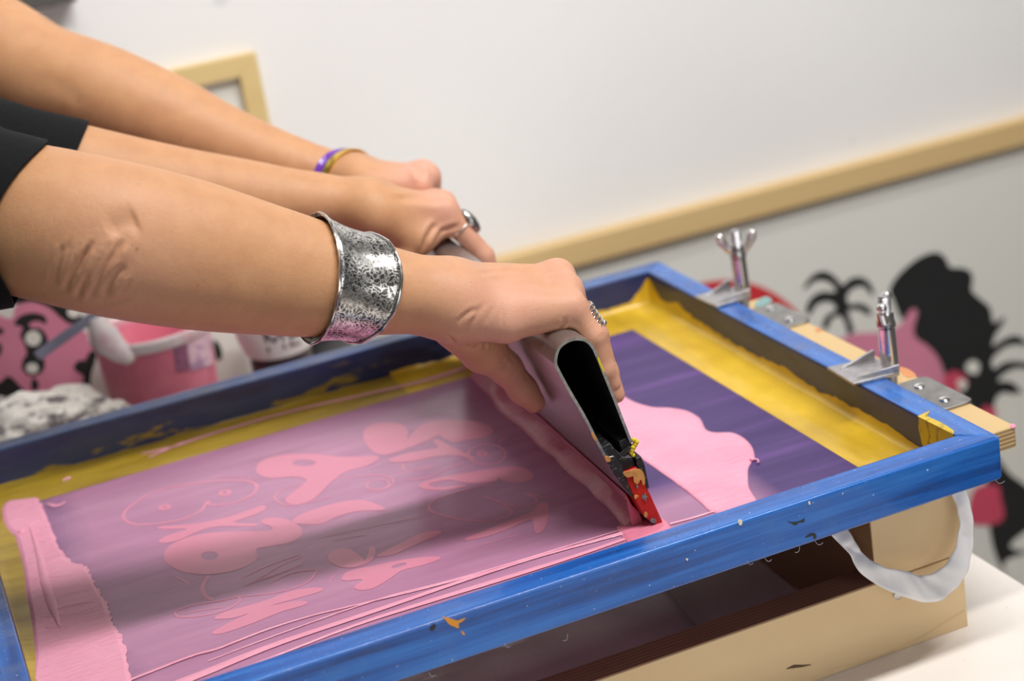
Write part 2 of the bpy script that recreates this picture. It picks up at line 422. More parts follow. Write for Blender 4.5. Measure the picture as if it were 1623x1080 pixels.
M_in_x = innerface('stained_navy_inner_long', 'x'); M_in_y = innerface('stained_navy_inner_short', 'y')

# screen cloth: purple coated mesh, with a squeegeed film of pink ink left of the blade
M_mesh = NT('purple_screen_cloth'); t = M_mesh; s_ = t.sep()
st1 = t.noise(1, 4, .6, (3.5, 45, 1)); st2 = t.noise(1, 3, .5, (10, 160, 1)); cl = t.noise(9, 4, .6)
pur = t.ramp(st1, [(.32, lin((70, 52, 102))), (.55, lin((82, 62, 114))), (.72, lin((104, 72, 136)))])
film = t.ramp(t.noise(1, 3, .5, (8, 60, 1), loc=(1, 2, 0)), [(.3, lin((178, 124, 158))), (.7, lin((191, 136, 169)))])
edge = t.math('ADD', s_[0], t.math('MULTIPLY', t.math('SUBTRACT', cl, .5), .10))
bladeline = t.math('SUBTRACT', s_[0], t.math('MULTIPLY', t.math('SUBTRACT', s_[1], .094), .0349))
left = t.math('MULTIPLY', t.step(bladeline, -.222, -.228), t.math('ADD', t.math('MULTIPLY', t.step(edge, -.652, -.615), .58), .42))
left = t.math('MULTIPLY', left, t.ramp(st2, [(.2, (.90,) * 3), (.5, (1,) * 3)]))
patch = t.math('MULTIPLY', t.step(bladeline, -.135, -.165), t.step(s_[1], .16, .12))
fm = t.math('MAXIMUM', left, t.math('MULTIPLY', patch, .75))
t.color(t.mix(fm, pur, film)); t.set(rough=t.ramp(fm, [(0, (.45,) * 3), (1, (.20,) * 3)]), spec=t.ramp(fm, [(0, (.22,) * 3), (1, (.42,) * 3)]))
t.bump(st2, .06, .0004)
M_yel = NT('yellow_screen_filler'); t = M_yel
t.color(t.mix(t.step(t.noise(1, 4, .6, (18, 5, 1)), .45, .7), t.ramp(t.noise(26, 3), [(.3, lin((206, 164, 20))), (.7, lin((226, 186, 44)))]), lin((178, 142, 24)))); t.set(rough=.3, coat=.2); t.bump(t.noise(60, 3), .25, .001)
M_yel_old = NT('olive_screen_filler'); t = M_yel_old
t.color(t.mix(t.step(t.noise(1, 4, .6, (7, 60, 1)), .42, .7), t.ramp(t.noise(30, 3), [(.3, lin((172, 140, 30))), (.7, lin((188, 158, 50)))]), lin((150, 122, 30)))); t.set(rough=.35, coat=.15); t.bump(t.noise(90, 3), .25, .001)
M_tape = NT('yellow_corner_tape'); t = M_tape
t.color(t.mix(t.step(t.noise(95, 4, .65, (1, 1.6, .6)), .53, .60), lin((214, 182, 48)), lin((150, 128, 44)))); t.set(rough=.35)
def ink(name, c1, c2, rough=.3):
    t = NT(name); t.color(t.ramp(t.noise(22, 3), [(.3, lin(c1)), (.7, lin(c2))])); t.set(rough=rough, spec=.5, sss=.0)
    t.bump(t.noise(1, 4, .6, (30, 190, 30), dist=.6), .55, .0022); t.bump(t.noise(48, 4, .65, dist=.8), .40, .0022); return t
M_ink = ink('wet_pink_ink', (236, 155, 182), (243, 167, 192))
M_ink_deep = ink('wet_pink_ink_pile', (222, 124, 152), (232, 140, 166), .25)
M_stencil = plain('open_stencil_pink', (220, 140, 166), .2, var=.02, scale=8, spec=.42)

# ================================================================== the setting
YW = 1.12; ZT = -.1797
def structure(o): o['kind'] = 'structure'; return o
structure(MB().box((-3.2, YW, -.93), (3.2, YW + .1, 2.0)).build('wall_back', M_wall))
structure(MB().box((-3.2, -2.6, -.98), (3.2, YW, -.93)).build('floor', M_floor))
WALLF = ((0, YW, 0), (1, 0, 0), (0, 0, 1), (0, -1, 0))
t = thing('worktable', 'white laminate table under the whole printing press', 'table', (-.366, .3, -.93))
MB().box((-.775, -.46, ZT - .03), (.068, 1.04, ZT)).build('table_top', M_table, t, bevel=.002)
for x in (-.74, .02):
    for y in (-.42, 1.0): MB().box((x - .025, y - .025, -.93), (x + .025, y + .025, ZT - .03)).build('leg', M_darkgrey, t)

# large framed artwork below the rail on the wall
t = thing('framed_artwork', 'large white print with black palms, pink figure and long wooden top rail', 'artwork', (.4, YW, -.93))
ZR0, ZR1 = -.1615, -.127
t_art = t; ground = MB().box((-.22, YW - .012, -.88), (1.35, YW, ZR0 + .005)).build('print_ground', M_board, t)
fr = MB().box((-.25, YW - .026, ZR0), (1.38, YW, ZR1))
fr.box((-.25, YW - .020, ZR0 - .006), (1.38, YW - .0005, ZR0)); fr.build('top_rail', M_trim, t, bevel=.0012)
for xs in (-.25, 1.35): MB().box((xs, YW - .026, -.89), (xs + .03, YW, ZR0 - .006)).build('side_rail', M_trim, t)
YA = YW - .0122
AF = ((0, YA, 0), (1, 0, 0), (0, 0, 1), (0, -1, 0))
def apx(pts, sc=1, ox=0, oy=0, Y=YA):
    return [tuple(at((ox + a / sc, oy + b / sc), Y=Y)[[0, 2]]) for a, b in pts]
def z7(pts): return apx(pts, 4.154, 1240, 380)
def pz(pts): return apx(pts)
t = ground
m = MB(); flat(m, [pz([(1150 + 158 * math.cos(a), 610 + 166 * math.sin(a)) for a in np.arange(0, 6.28, .3)])], AF, .0002); m.build('red_disc', M_redprint, t)
AF2 = ((0, YA - .0003, 0), *AF[1:]); AF3 = ((0, YA - .0006, 0), *AF[1:]); AF4 = ((0, YA - .0009, 0), *AF[1:])
m = MB()
flat(m, [z7([(330, 690), (420, 640), (500, 615), (620, 612), (720, 590), (790, 545), (820, 490), (850, 452), (885, 470), (872, 560), (875, 625), (950, 690), (1020, 770), (1055, 860), (1075, 960), (1000, 1000), (700, 900)])], AF2, .0002)
m.build('pink_figure', M_pinkprint, t); m = MB(); flat(m, [pz([(1556, 648), (1570, 646), (1585, 660), (1590, 690), (1580, 715), (1562, 690)])], AF4, .0002); m.build('rose_shape', M_hotpink, t)
m = MB()
flat(m, [z7([(380, 285), (340, 240), (280, 208), (220, 220), (170, 262), (135, 325), (165, 312), (215, 272), (275, 268), (325, 292), (350, 335), (325, 345), (260, 342), (200, 372), (162, 425), (155, 482), (185, 490), (220, 432), (275, 408), (325, 415), (352, 450), (335, 475), (285, 505), (262, 570), (295, 590), (318, 530), (362, 500), (398, 520), (418, 575), (432, 625), (470, 600), (448, 530), (432, 470), (455, 462), (505, 462), (550, 490), (588, 492), (560, 440), (500, 418), (440, 425), (425, 375), (448, 332), (495, 308), (540, 312), (572, 350), (600, 362), (585, 300), (540, 255), (480, 246), (425, 272), (400, 300)])], AF3, .0002)
m.build('palm_tree', M_blk, t)
m = MB()
flat(m, [z7([(705, 335), (740, 260), (810, 185), (900, 118), (985, 85), (1040, 92), (1078, 130), (1105, 182), (1180, 186), (1238, 212), (1252, 270), (1245, 335), (1300, 388), (1360, 440), (1378, 500), (1392, 548), (1462, 508), (1440, 570), (1400, 630), (1384, 700), (1430, 670), (1490, 640), (1545, 632), (1600, 668), (1640, 700), (1560, 690), (1480, 700), (1410, 750), (1376, 800), (1395, 850), (1450, 812), (1530, 800), (1640, 815), (1640, 850), (1540, 845), (1460, 880), (1420, 930), (1500, 935), (1560, 985), (1600, 1060), (1592, 1130), (1560, 1110), (1540, 1040), (1490, 1010), (1440, 1010), (1400, 1060), (1390, 1200), (1460, 1300), (1560, 1400), (1700, 1480), (1700, 2300), (1500, 2230), (1380, 2000), (1330, 1500), (1300, 1200), (1215, 1075), (1120, 960), (1060, 870), (1045, 820), (1000, 745), (945, 692), (888, 655), (862, 610), (872, 545), (888, 480), (860, 452), (822, 488), (790, 530), (762, 480), (730, 400)])], AF3, .0002)
m.build('black_hair', M_blk, t)
flats('rose_shape', [pz([(1494, 600), (1510, 588), (1528, 596), (1532, 612), (1512, 622), (1498, 616)]), pz([(1544, 775), (1580, 770), (1586, 790), (1590, 820), (1570, 832), (1535, 826)])], AF4, M_hotpink, t)
AF5 = ((0, YA - .0012, 0), *AF[1:])
flats('white_highlight', [pz([(1530, 580), (1540, 571), (1551, 577), (1548, 592), (1534, 590)]), pz([(1516, 606), (1524, 601), (1532, 608), (1525, 620)]), pz([(1640, 838), (1612, 852), (1602, 868), (1640, 872)]), pz([(1640, 880), (1604, 884), (1590, 898), (1606, 925), (1640, 935)]), pz([(1572, 700), (1590, 632), (1640, 640), (1650, 770), (1612, 760), (1588, 735)])], AF5, M_whiteprint, t)

# small picture on the wall, shelf edge above it
p0 = at((400, 80), Y=YW)
t = thing('picture_frame', 'small beech picture frame hanging on the white wall behind the raised arm', 'picture', (p0[0] - .1, YW, p0[2] - .17))
x1, z1 = p0[0], p0[2]; x0, z0 = x1 - .22, z1 - .28; wd = .025
m = MB()
for b in ([(x0, z1 - wd), (x1, z1 - wd), (x1, z1), (x0, z1)], ): pass
def mitre(a, b, c, d): m.hexa([(a[0], YW - .018, a[1]), (b[0], YW - .018, b[1]), (c[0], YW - .018, c[1]), (d[0], YW - .018, d[1]), (a[0], YW, a[1]), (b[0], YW, b[1]), (c[0], YW, c[1]), (d[0], YW, d[1])])
mitre((x0 + wd, z1 - wd), (x1 - wd, z1 - wd), (x1, z1), (x0, z1)); mitre((x1 - wd, z0 + wd), (x1, z0), (x1, z1), (x1 - wd, z1 - wd))
mitre((x0, z0), (x1, z0), (x1 - wd, z0 + wd), (x0 + wd, z0 + wd)); mitre((x0, z0), (x0 + wd, z0 + wd), (x0 + wd, z1 - wd), (x0, z1))
m.build('moulding', M_picframe, t, bevel=.001)
MB().box((x0 + wd, YW - .006, z0 + wd), (x1 - wd, YW - .001, z1 - wd)).build('white_mount', M_whiteprint, t)
pg = at((90, 9), Y=YW)
t = thing('wall_shelf', 'dark grey shelf edge high on the wall above the raised arm', 'shelf', (pg[0], YW, pg[2]))
MB().hexa([(pg[0] - .5, YW - .03, pg[2] + .002), (pg[0] + .02, YW - .03, pg[2] + .004), (pg[0] + .02, YW, pg[2] + .004), (pg[0] - .5, YW, pg[2] + .002), (pg[0] - .5, YW - .03, pg[2] + .03), (pg[0] + .02, YW - .03, pg[2] + .03), (pg[0] + .02, YW, pg[2] + .03), (pg[0] - .5, YW, pg[2] + .03)]).build('shelf_board', M_darkgrey, t)

# ================================================================== press base under the screen
YB = .0535; XR = -.0049
t = thing('press_base', 'open pale plywood base carrying the blue screen on the white table', 'base', (-.35, .3, ZT))
LED = -.1165
m = MB(); m.box((-.76, YB, ZT), (XR, YB + .027, LED)); fboard = m.build('front_board', M_ply, t, bevel=.0008)
MB().box((-.76, YB + .001, LED), (XR - .077, YB + .026, LED + .0008)).build('front_board_edge', M_plyedge, fboard)
m = MB(); m.box((XR - .077, YB, LED + .0009), (XR, YB + .03, -.0352)); cblock = m.build('corner_block', M_ply, t, bevel=.0008)
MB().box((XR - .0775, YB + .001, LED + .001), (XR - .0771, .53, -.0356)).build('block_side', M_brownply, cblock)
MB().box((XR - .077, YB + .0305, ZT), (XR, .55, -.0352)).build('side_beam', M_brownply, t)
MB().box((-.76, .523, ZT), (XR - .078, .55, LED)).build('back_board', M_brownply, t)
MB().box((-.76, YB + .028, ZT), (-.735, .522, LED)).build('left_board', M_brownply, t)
MB().box((XR + .0003, .22, ZT), (.038, .50, -.0364)).build('hinge_riser', M_brownply, t)
# knot marks on the front board
M_knot = plain('dark_wood_knot', (92, 68, 46), .6); M_knot2 = plain('soft_wood_figure', (222, 192, 148), .6)
BF = ((0, YB - .0001, 0), (1, 0, 0), (0, 0, 1), (0, -1, 0))
m = MB()
def bpx(pts): return [tuple(at(q, Y=YB)[[0, 2]]) for q in pts]
stroke(m, bpx([(1246, 1061), (1258, 1057), (1272, 1056), (1285, 1054)]), [.0004, .003, .002, .0006], BF)
m.build('wood_knot', M_knot, fboard)
m = MB(); stroke(m, bpx([(1310, 1063), (1390, 1042), (1450, 1015), (1500, 985), (1528, 968)]), [.0003, .0026, .0016], BF, h=.00005); m.build('wood_figure', M_knot2, fboard)
m = MB(); m.lathe([(.0002, 0), (.0042, 0), (.0042, .0012), (.003, .002), (.0002, .002)], at((1423, 942), Y=YB) , (0, -1, 0), 20)
m.build('screw', plain('bright_screw', (190, 188, 184), .25, 1), fboard, smooth=True)

# translucent plastic lying in the base
t = thing('plastic_bag', 'crumpled clear plastic sheet lying inside the wooden base', 'plastic', (-.33, .2, ZT))
M_bag = NT('clear_plastic'); M_bag.color(lin((240, 232, 224))); M_bag.set(rough=.2, alpha=.72); M_bag.bump(M_bag.noise(30, 4), .6, .004)
G = np.stack(np.meshgrid(np.linspace(-.62, -.19, 44), np.linspace(.10, .46, 36), indexing='ij'), -1).reshape(-1, 2)
def wob(x, y): return (np.sin(x * 31 + 2 * np.sin(y * 17)) * np.cos(y * 26 + x * 9) + .5 * np.sin(x * 70 + y * 44))
zz = ZT + .008 + .032 * np.clip(1.3 - ((G[:, 0] + .40) / .24) ** 2 - ((G[:, 1] - .26) / .2) ** 2, 0, 1) + .006 * (wob(G[:, 0], G[:, 1]) + 1.5) / 2
edge_ = np.clip(1.2 - ((G[:, 0] + .40) / .22) ** 2 - ((G[:, 1] - .27) / .18) ** 2, 0, 1)
V = np.c_[G, zz]; F = [(i * 36 + j, (i + 1) * 36 + j, (i + 1) * 36 + j + 1, i * 36 + j + 1) for i in range(43) for j in range(35)]
o = MB().add(V, F).build('sheet', M_bag, t, smooth=True, ang=180); md = o.modifiers.new('s', 'SOLIDIFY'); md.thickness = .0006

# ================================================================== printing screen
W, H, ZM, XL, w_ = .5689, .0343, -.0338, -.6903, .0232
XO = XL - w_
scr = thing('printing_screen', 'blue painted wooden screen frame with purple mesh', 'screen', (0, 0, 0))
def rail(P, mats, inner_edge, name='rail'):
    """P: 4 plan corners, first two the outer edge, last two the inner edge"""
    m = MB(); m.hexa([(x, y, -H) for x, y in P] + [(x, y, 0) for x, y in P])
    m.mi = [0, 0, 0, 0, 1, 0]
    return m.build(name, mats, scr, bevel=.0022, seg=4)
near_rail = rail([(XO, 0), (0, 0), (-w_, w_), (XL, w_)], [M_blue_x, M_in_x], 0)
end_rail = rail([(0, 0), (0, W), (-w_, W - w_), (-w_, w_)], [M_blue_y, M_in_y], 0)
rail([(0, W), (XO, W), (XL, W - w_), (-w_, W - w_)], [M_blue_shaded, M_in_x], 0)
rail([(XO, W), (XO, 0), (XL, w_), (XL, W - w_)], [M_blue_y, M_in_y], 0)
cloth = MB().add([(XL, w_, ZM), (-w_, w_, ZM), (-w_, W - w_, ZM), (XL, W - w_, ZM)], [(0, 1, 2, 3)]).build('screen_mesh', M_mesh, scr)
# yellow filler round the stencil, creeping up the inner walls
def jag(n, a, seed): r = np.random.default_rng(seed); return np.convolve(r.normal(0, 1, n + 8), np.ones(5) / 5, 'same')[4:4 + n] * a
def filler(name, line_in, line_wall, up, base, n, mat, seed, wall_n):
    """strip from the straight stencil edge to the rail, then a ragged lip of height up along the wall"""
    a0, a1 = map(arr, line_in); b0, b1 = map(arr, line_wall); wn_ = arr(wall_n); ts = np.linspace(0, 1, n)
    j = base + jag(n, up, seed); jj = 1 + .9 * np.random.default_rng(seed + 50).normal(0, .35, n); jj = (jj + np.roll(jj, 1)) / 2; rows = []
    for k, tt in enumerate(ts):
        A = a0 + (a1 - a0) * tt; Bp = b0 + (b1 - b0) * tt; hgt = min(.027, max(.0008, j[k] + (up_extra(tt) * jj[k] if up_extra else 0)))
        A = np.r_[A, ZM + .0003]; Bp = np.r_[Bp, ZM + .0006]
        rows.append([A, A * .5 + Bp * .5 + arr((0, 0, .0004)), Bp + wn_ * .006 + arr((0, 0, .0006)), Bp + wn_ * .0018 + arr((0, 0, min(.0022, hgt * .6))), Bp + wn_ * .0007 + arr((0, 0, hgt * .75)), Bp + wn_ * .0002 + arr((0, 0, hgt))])
    MB().rings(rows, closed=False, cap0=False, cap1=False).build(name, mat, scr, smooth=True, ang=80)
up_extra = lambda tt: (.015 * np.exp(-((tt - 1) / .034) ** 4)) + .004 * np.exp(-((tt - .9) / .08) ** 2)
IX0, IX1, IY0, IY1 = -.6405, -.0705, .086, .4905
filler('yellow_filler', ((IX1, w_), (IX1, IY1)), ((-w_, w_), (-w_, W - w_)), .004, .0085, 90, M_yel, 3, (-1, 0, 0))
up_extra = lambda tt: .017 * np.exp(-((tt - 1) / .055) ** 4) + .003 * np.exp(-((tt - .90) / .05) ** 2)
filler('yellow_filler', ((-.30, IY1 - .001), (IX1, IY1)), ((-.30, W - w_), (-w_, W - w_)), .003, .004, 70, M_yel, 5, (0, -1, 0))
up_extra = lambda tt: .010 * np.exp(-((tt) / .035) ** 8)
filler('olive_filler', ((IX0 - .02, IY1 - .004), (-.30, IY1 - .001)), ((XL, W - w_), (-.30, W - w_)), .0008, .0012, 90, M_yel_old, 8, (0, -1, 0))
up_extra = None
filler('olive_filler', ((IX0 - .02, w_), (IX0 - .02, IY1 - .004)), ((XL, w_), (XL, W - w_)), .001, .003, 60, M_yel_old, 9, (1, 0, 0))
filler('olive_filler', ((IX0 - .02, w_ + .02), (IX1, w_ + .02)), ((XL, w_), (-w_, w_)), .001, .002, 60, M_yel_old, 10, (0, 1, 0))
# tape folded over the near right corner
P1 = [at(q, X=-w_ - .0006) for q in ((1455, 661), (1452, 690), (1455, 702), (1470, 712))]
m = MB()
ys = [w_ + .0007, w_ + .012, .0545, .0555]; 
rows = []
yt = [(.0235, .0005), (.036, .0005), (.050, .0005), (.0565, .0005)]
pts_top = [at(q, Z=.0006) for q in ((1454, 660), (1474, 651), (1470, 660), (1494, 671), (1512, 683), (1511.5, 689))]
ya = pts_top[0][1]
m.add([(-w_ - .0006, ya, .0004), (-w_ - .0006, ya + .002, -.010), (-w_ - .0006, ya - .001, -.022), (-w_ - .0006, ya - .010, -.031), (-w_ - .0006, w_ + .0008, -.032), (-w_ - .0006, w_ + .0008, .0004)], [(0, 1, 2, 3, 4, 5)])
m.add(np.array(pts_top + [arr((-w_ - .0006, w_ - .001, .0006))]), [(0, 1, 2, 3, 4, 5, 6)])
m.build('corner_tape', M_tape, end_rail)
# paint marks on the near rail
def fpx(pts): return [tuple(at(q, Y=-.0001)[[0, 2]]) for q in pts]
FF = ((0, -.0001, 0), (1, 0, 0), (0, 0, 1), (0, -1, 0))
flats('orange_paint_splash', [fpx([(701, 977.5), (712, 980), (724, 984), (731, 982), (738, 980), (732, 986), (727, 989), (727, 996), (720, 994), (712, 990), (706, 983)]), fpx([(731, 1000), (735, 1003), (737, 1007), (733, 1006)])], FF, plain('orange_paint', (226, 150, 34), .4), near_rail, .0001)
flats('dark_paint_mark', [fpx([(1247, 826), (1256, 828), (1268, 826), (1275, 822), (1274, 828), (1266, 829), (1261, 833), (1254, 830)]), fpx([(1276, 852), (1284, 846), (1292, 846), (1294, 852), (1290, 855), (1288, 850), (1280, 852)]), fpx([(683, 993), (688, 989), (691, 993), (686, 1000), (681, 999)])], FF, plain('dark_paint', (34, 36, 46), .5), near_rail, .0001)
flats('cream_paint_dot', [fpx([(1170, 825), (1175, 824), (1176, 830), (1173, 833), (1170, 829)]), fpx([(1281, 796), (1283, 795), (1284, 799), (1282, 800)]), fpx([(1087, 886), (1090, 886), (1089, 889)])], FF, plain('cream_paint', (236, 226, 200), .4), near_rail, .0002, .0001)
M_thread = plain('pale_thread', (180, 184, 200), .7)
# loose mesh threads under the near rail
m = MB()
for x, y, dx in ((1578, 765, 10), (1292, 862, 8), (1212, 888, 7), (1184, 893, 6), (900, 1010, -6), (800, 1024, 5), (680, 1070, 6), (1268, 870, -7)):
    pp = at((x, y), Y=-.0008); m = MB(); m.tube(crom([pp + arr((0, 0, .002)), pp + arr((dx * .0002, -.0008, -.001)), pp + arr((dx * .0005, -.001, -.0015)), pp + arr((dx * .0007, -.001, -.0006))], 5), .00011, 5); m.build('loose_thread', M_thread, near_rail)

# bubble shapes of the open stencil
SF = ((0, 0, ZM + .0002), (1, 0, 0), (0, 1, 0), (0, 0, 1))
def mp(pts, sc=1, ox=0, oy=0): return [tuple(at((ox + a / sc, oy + b / sc), Z=ZM)[:2]) for a, b in pts]
def zA(pts): return mp(pts, 2.254, 180, 640)
def zB(pts): return mp(pts, 4.774, 560, 640)
def ell(cx, cy, rx, ry, tilt=0, n=20): return [(cx + rx * math.cos(a) * math.cos(tilt) - ry * math.sin(a) * math.sin(tilt), cy + rx * math.cos(a) * math.sin(tilt) + ry * math.sin(a) * math.cos(tilt)) for a in np.arange(n) * 2 * math.pi / n]
m = MB()
flat(m, [zB([(75, 260), (92, 190), (160, 155), (280, 145), (375, 163), (412, 210), (412, 262), (480, 190), (560, 148), (700, 125), (850, 125), (980, 150), (1050, 190), (1052, 222), (1000, 255), (900, 272), (760, 295), (680, 262), (640, 245), (560, 285), (440, 330), (330, 370), (220, 390), (130, 350)])], SF, .00004)
flat(m, [zB([(280, 420), (420, 375), (600, 345), (645, 328), (605, 285), (645, 275), (760, 335), (905, 405), (905, 422), (850, 410), (780, 395), (640, 400), (500, 430), (380, 445), (290, 445)])], SF, .00004)
flat(m, [zB([(500, 615), (620, 570), (860, 525), (1050, 495), (1200, 475), (1320, 500), (1362, 545), (1340, 575), (1250, 600), (1150, 590), (1095, 560), (1080, 588), (960, 605), (850, 600), (740, 582), (640, 592), (570, 612), (640, 635), (820, 618), (850, 628), (700, 655), (550, 650)])], SF, .00004)
flat(m, [zB([(850, 1020), (1000, 960), (1150, 900), (1280, 850), (1370, 810), (1400, 760), (1450, 748), (1480, 775), (1470, 880), (1440, 960), (1395, 985), (1370, 960), (1365, 900), (1340, 880), (1270, 905), (1150, 960), (1000, 1010), (880, 1035)])], SF, .00004)
flat(m, [zA([(510, 235), (530, 205), (600, 185), (700, 180), (800, 190), (880, 190), (940, 188), (945, 200), (900, 225), (830, 245), (780, 280), (740, 320), (700, 350), (640, 362), (612, 345), (650, 310), (690, 275), (640, 262), (560, 268), (520, 255)]), zA(ell(680, 213, 42, 11))], SF, .00004)
flat(m, [zA([(165, 440), (290, 430), (400, 408), (480, 382), (530, 365), (542, 378), (500, 400), (430, 425), (505, 430), (500, 440), (380, 440), (310, 455), (230, 490), (180, 500), (162, 490), (200, 470), (260, 450), (172, 450)])], SF, .00004)
flat(m, [zA([(180, 545), (200, 510), (260, 480), (350, 462), (450, 458), (545, 456), (568, 445), (530, 425), (548, 410), (610, 412), (660, 435), (675, 465), (640, 495), (570, 510), (512, 520), (515, 550), (480, 580), (400, 605), (310, 612), (240, 600), (195, 575)]), zA(ell(343, 545, 30, 15))], SF, .00004)
flat(m, [zA([(360, 770), (400, 745), (520, 712), (640, 670), (730, 658), (747, 668), (700, 685), (565, 722), (640, 708), (690, 708), (680, 722), (600, 745), (500, 785), (400, 820), (360, 825), (357, 815), (420, 780), (480, 752), (425, 768)])], SF, .00004)
flat(m, [zA([(765, 550), (790, 525), (840, 520), (880, 545), (900, 560), (918, 515), (935, 520), (930, 550), (900, 575), (840, 588), (785, 575)])], SF, .00004)
flat(m, [zA([(940, 545), (1000, 512), (1100, 465), (1165, 455), (1160, 470), (1080, 505), (1000, 540)])], SF, .00004)
flat(m, [zA([(815, 625), (840, 600), (930, 580), (1010, 563), (1100, 550), (1162, 548), (1160, 560), (1100, 580), (1030, 598), (990, 625), (930, 660), (880, 668), (860, 655), (890, 630), (830, 634)]), zA(ell(1020, 580, 28, 6, -.25))], SF, .00004)
flat(m, [zA([(640, 415), (700, 385), (800, 355), (880, 345), (940, 360), (970, 382), (880, 385), (800, 405), (740, 432), (660, 430)])], SF, .00004)
flat(m, [zA(ell(183, 372, 24, 11, -.15)), zA(ell(183, 371, 8, 4))], SF, .00004); flat(m, [zA(ell(398, 320, 24, 11, -.15)), zA(ell(398, 319, 8, 4))], SF, .00004)
flat(m, [zB(ell(975, 380, 40, 22)), zB(ell(975, 380, 16, 8))], SF, .00004)
for pts, wd, cl in ((zA([(335, 350), (345, 362), (380, 362), (430, 355), (490, 330), (512, 300), (490, 280), (420, 275), (300, 285), (160, 310), (70, 360), (35, 400), (60, 428), (130, 432), (240, 415), (310, 385)]), .0022, True),
        (zB(ell(1010, 385, 142, 76)), .0015, True),
        (zB([(835, 440), (700, 500), (560, 560), (400, 580)]), .0014, False), (zB([(385, 455), (375, 490), (430, 505), (600, 480)]), .0016, False),
        (zB([(1060, 610), (850, 655), (650, 715), (575, 770), (600, 820), (750, 868), (900, 888), (1080, 882), (1190, 840), (1185, 795), (1100, 745), (990, 708)]), .0015, False),
        (zB([(1150, 755), (1260, 785), (1375, 755), (1375, 715), (1300, 680)]), .0013, False), (zB([(1330, 680), (1440, 712), (1530, 705), (1585, 672)]), .0012, False),
        (zA([(340, 615), (318, 655), (330, 690), (355, 702)]), .0026, False), (zA([(445, 690), (400, 702), (300, 718), (232, 738), (220, 752), (240, 764), (320, 758), (400, 738), (450, 708), (445, 690)]), .0013, False),
        (zA([(250, 752), (320, 740), (390, 728)]), .001, False),
        (zA([(460, 625), (540, 585), (620, 555), (660, 543), (668, 550), (600, 578), (480, 650)]), .0012, False), (zA([(560, 640), (640, 606), (715, 596), (722, 604), (690, 640), (600, 672), (450, 692)]), .0012, False), (zA([(470, 650), (580, 612), (672, 575)]), .0012, False),
        (zA([(575, 330), (600, 308), (700, 282), (850, 262), (950, 258), (1000, 275), (970, 305), (900, 315)]), .0014, False), (zA([(570, 330), (590, 352), (640, 365), (780, 332)]), .0014, False), (zA(ell(945, 290, 40, 18, -.1)), .0012, True),
        (zA([(225, 620), (248, 632), (270, 645)]), .0012, False), (zA([(1315, 505), (1380, 488), (1447, 470)]), .0009, False), (zA([(740, 480), (900, 446), (1085, 408)]), .0007, False), (zA([(350, 268), (440, 262), (525, 275)]), .0008, False),
        (zA([(770, 640), (780, 625), (790, 612)]), .0008, False), (zA([(1120, 60), (1200, 35)]), .0006, False), (zB([(1100, 295), (1130, 270), (1165, 260)]), .002, False), (zA([(790, 490), (830, 482), (900, 470)]), .0008, False)):
    stroke(m, pts, wd * 1.25, SF, closed=cl, h=.00003)
m.build('open_stencil', M_stencil, cloth)

# ================================================================== wet ink
def zP(pts): return mp(pts, 2.571, 880, 400)
TH = lambda Y: -.2319 + .0349 * (Y - .0937)          # X of the squeegee's blade line
m = MB()
out = zP([(150, 560), (240, 575), (285, 592), (330, 615), (400, 634), (470, 637), (540, 650), (590, 680), (613, 722), (650, 737), (720, 738), (770, 760), (805, 800), (812, 842), (800, 858), (786, 890), (790, 960), (818, 1010), (830, 1050), (760, 1080), (640, 1062), (600, 1030), (530, 972), (440, 905), (355, 846), (250, 770)])
pillow(m, out, ZM + .0003, (.0004, .0013, .003), (.0004, .0009, .0011), .00012, 2)
m.tube([np.r_[mp([a])[0], ZM + .0016] for a in ((1190, 733), (1195, 731), (1201, 732), (1203, 735), (1200, 737))], [.0016, .0010, .0009, .0008, .0005], 8)
tag(m.build('ink_puddle', M_ink, smooth=True, ang=50), 'thick pale pink ink pool on the purple mesh right of the squeegee', 'ink', kind='stuff')
m = MB()
lb = mp([(745, 597), (752, 606), (764, 616), (776, 632), (784, 646), (800, 660), (822, 676), (838, 690), (858, 712), (876, 726), (888, 738), (908, 757), (930, 773), (946, 790), (959, 803), (974, 820), (990, 838), (1010, 850), (1022, 856)])
rows = []
for k, (x, y) in enumerate(lb):
    xb = TH(y) - .006; j = .0012 * math.sin(k * 2.3) + .001 * math.sin(k * 5.1)
    if y < .0946: continue
    x = min(x + j * .5, xb - .014); j *= .35
    rows.append([(x, y, ZM + .0002), (x + .0012, y, ZM + .0022), (x + .006, y, ZM + .0048 + j), (x * .6 + xb * .4, y, ZM + .0054), (x * .3 + xb * .7, y, ZM + .0080 - j), (xb - .0112, y, ZM + .0165), (xb - .0150, y, ZM + .0272)])
n_ = len(rows[0]); A = crom(arr(rows).reshape(len(rows), -1), 5).reshape(-1, n_, 3)
m.rings(list(A), closed=False, cap0=False, cap1=False)
e0 = A[-1]; e1 = e0.copy(); e1[:, 1] -= .0012; e1[:, 2] = ZM + .0002 + (e1[:, 2] - ZM) * .7; e2 = e0.copy(); e2[:, 1] -= .004; e2[:, 2] = ZM + .0004; m.rings([e0, e1, e2], closed=False, cap0=False, cap1=False)
pillow(m, mp([(978, 836), (1000, 832), (1020, 818), (1036, 826), (1052, 824), (1062, 834), (1060, 842), (1030, 852), (1000, 862), (985, 850)]), ZM + .0003, (.0008, .0022, .0036), (.0006, .0013, .0016), .0005, 3)
tag(m.build('ink_ridge', M_ink_deep, smooth=True, ang=80), 'raised ridge of pink ink pushed along the red squeegee blade', 'ink', kind='stuff')
m = MB()
def zL(pts): return mp(pts, 2.842, 0, 700)
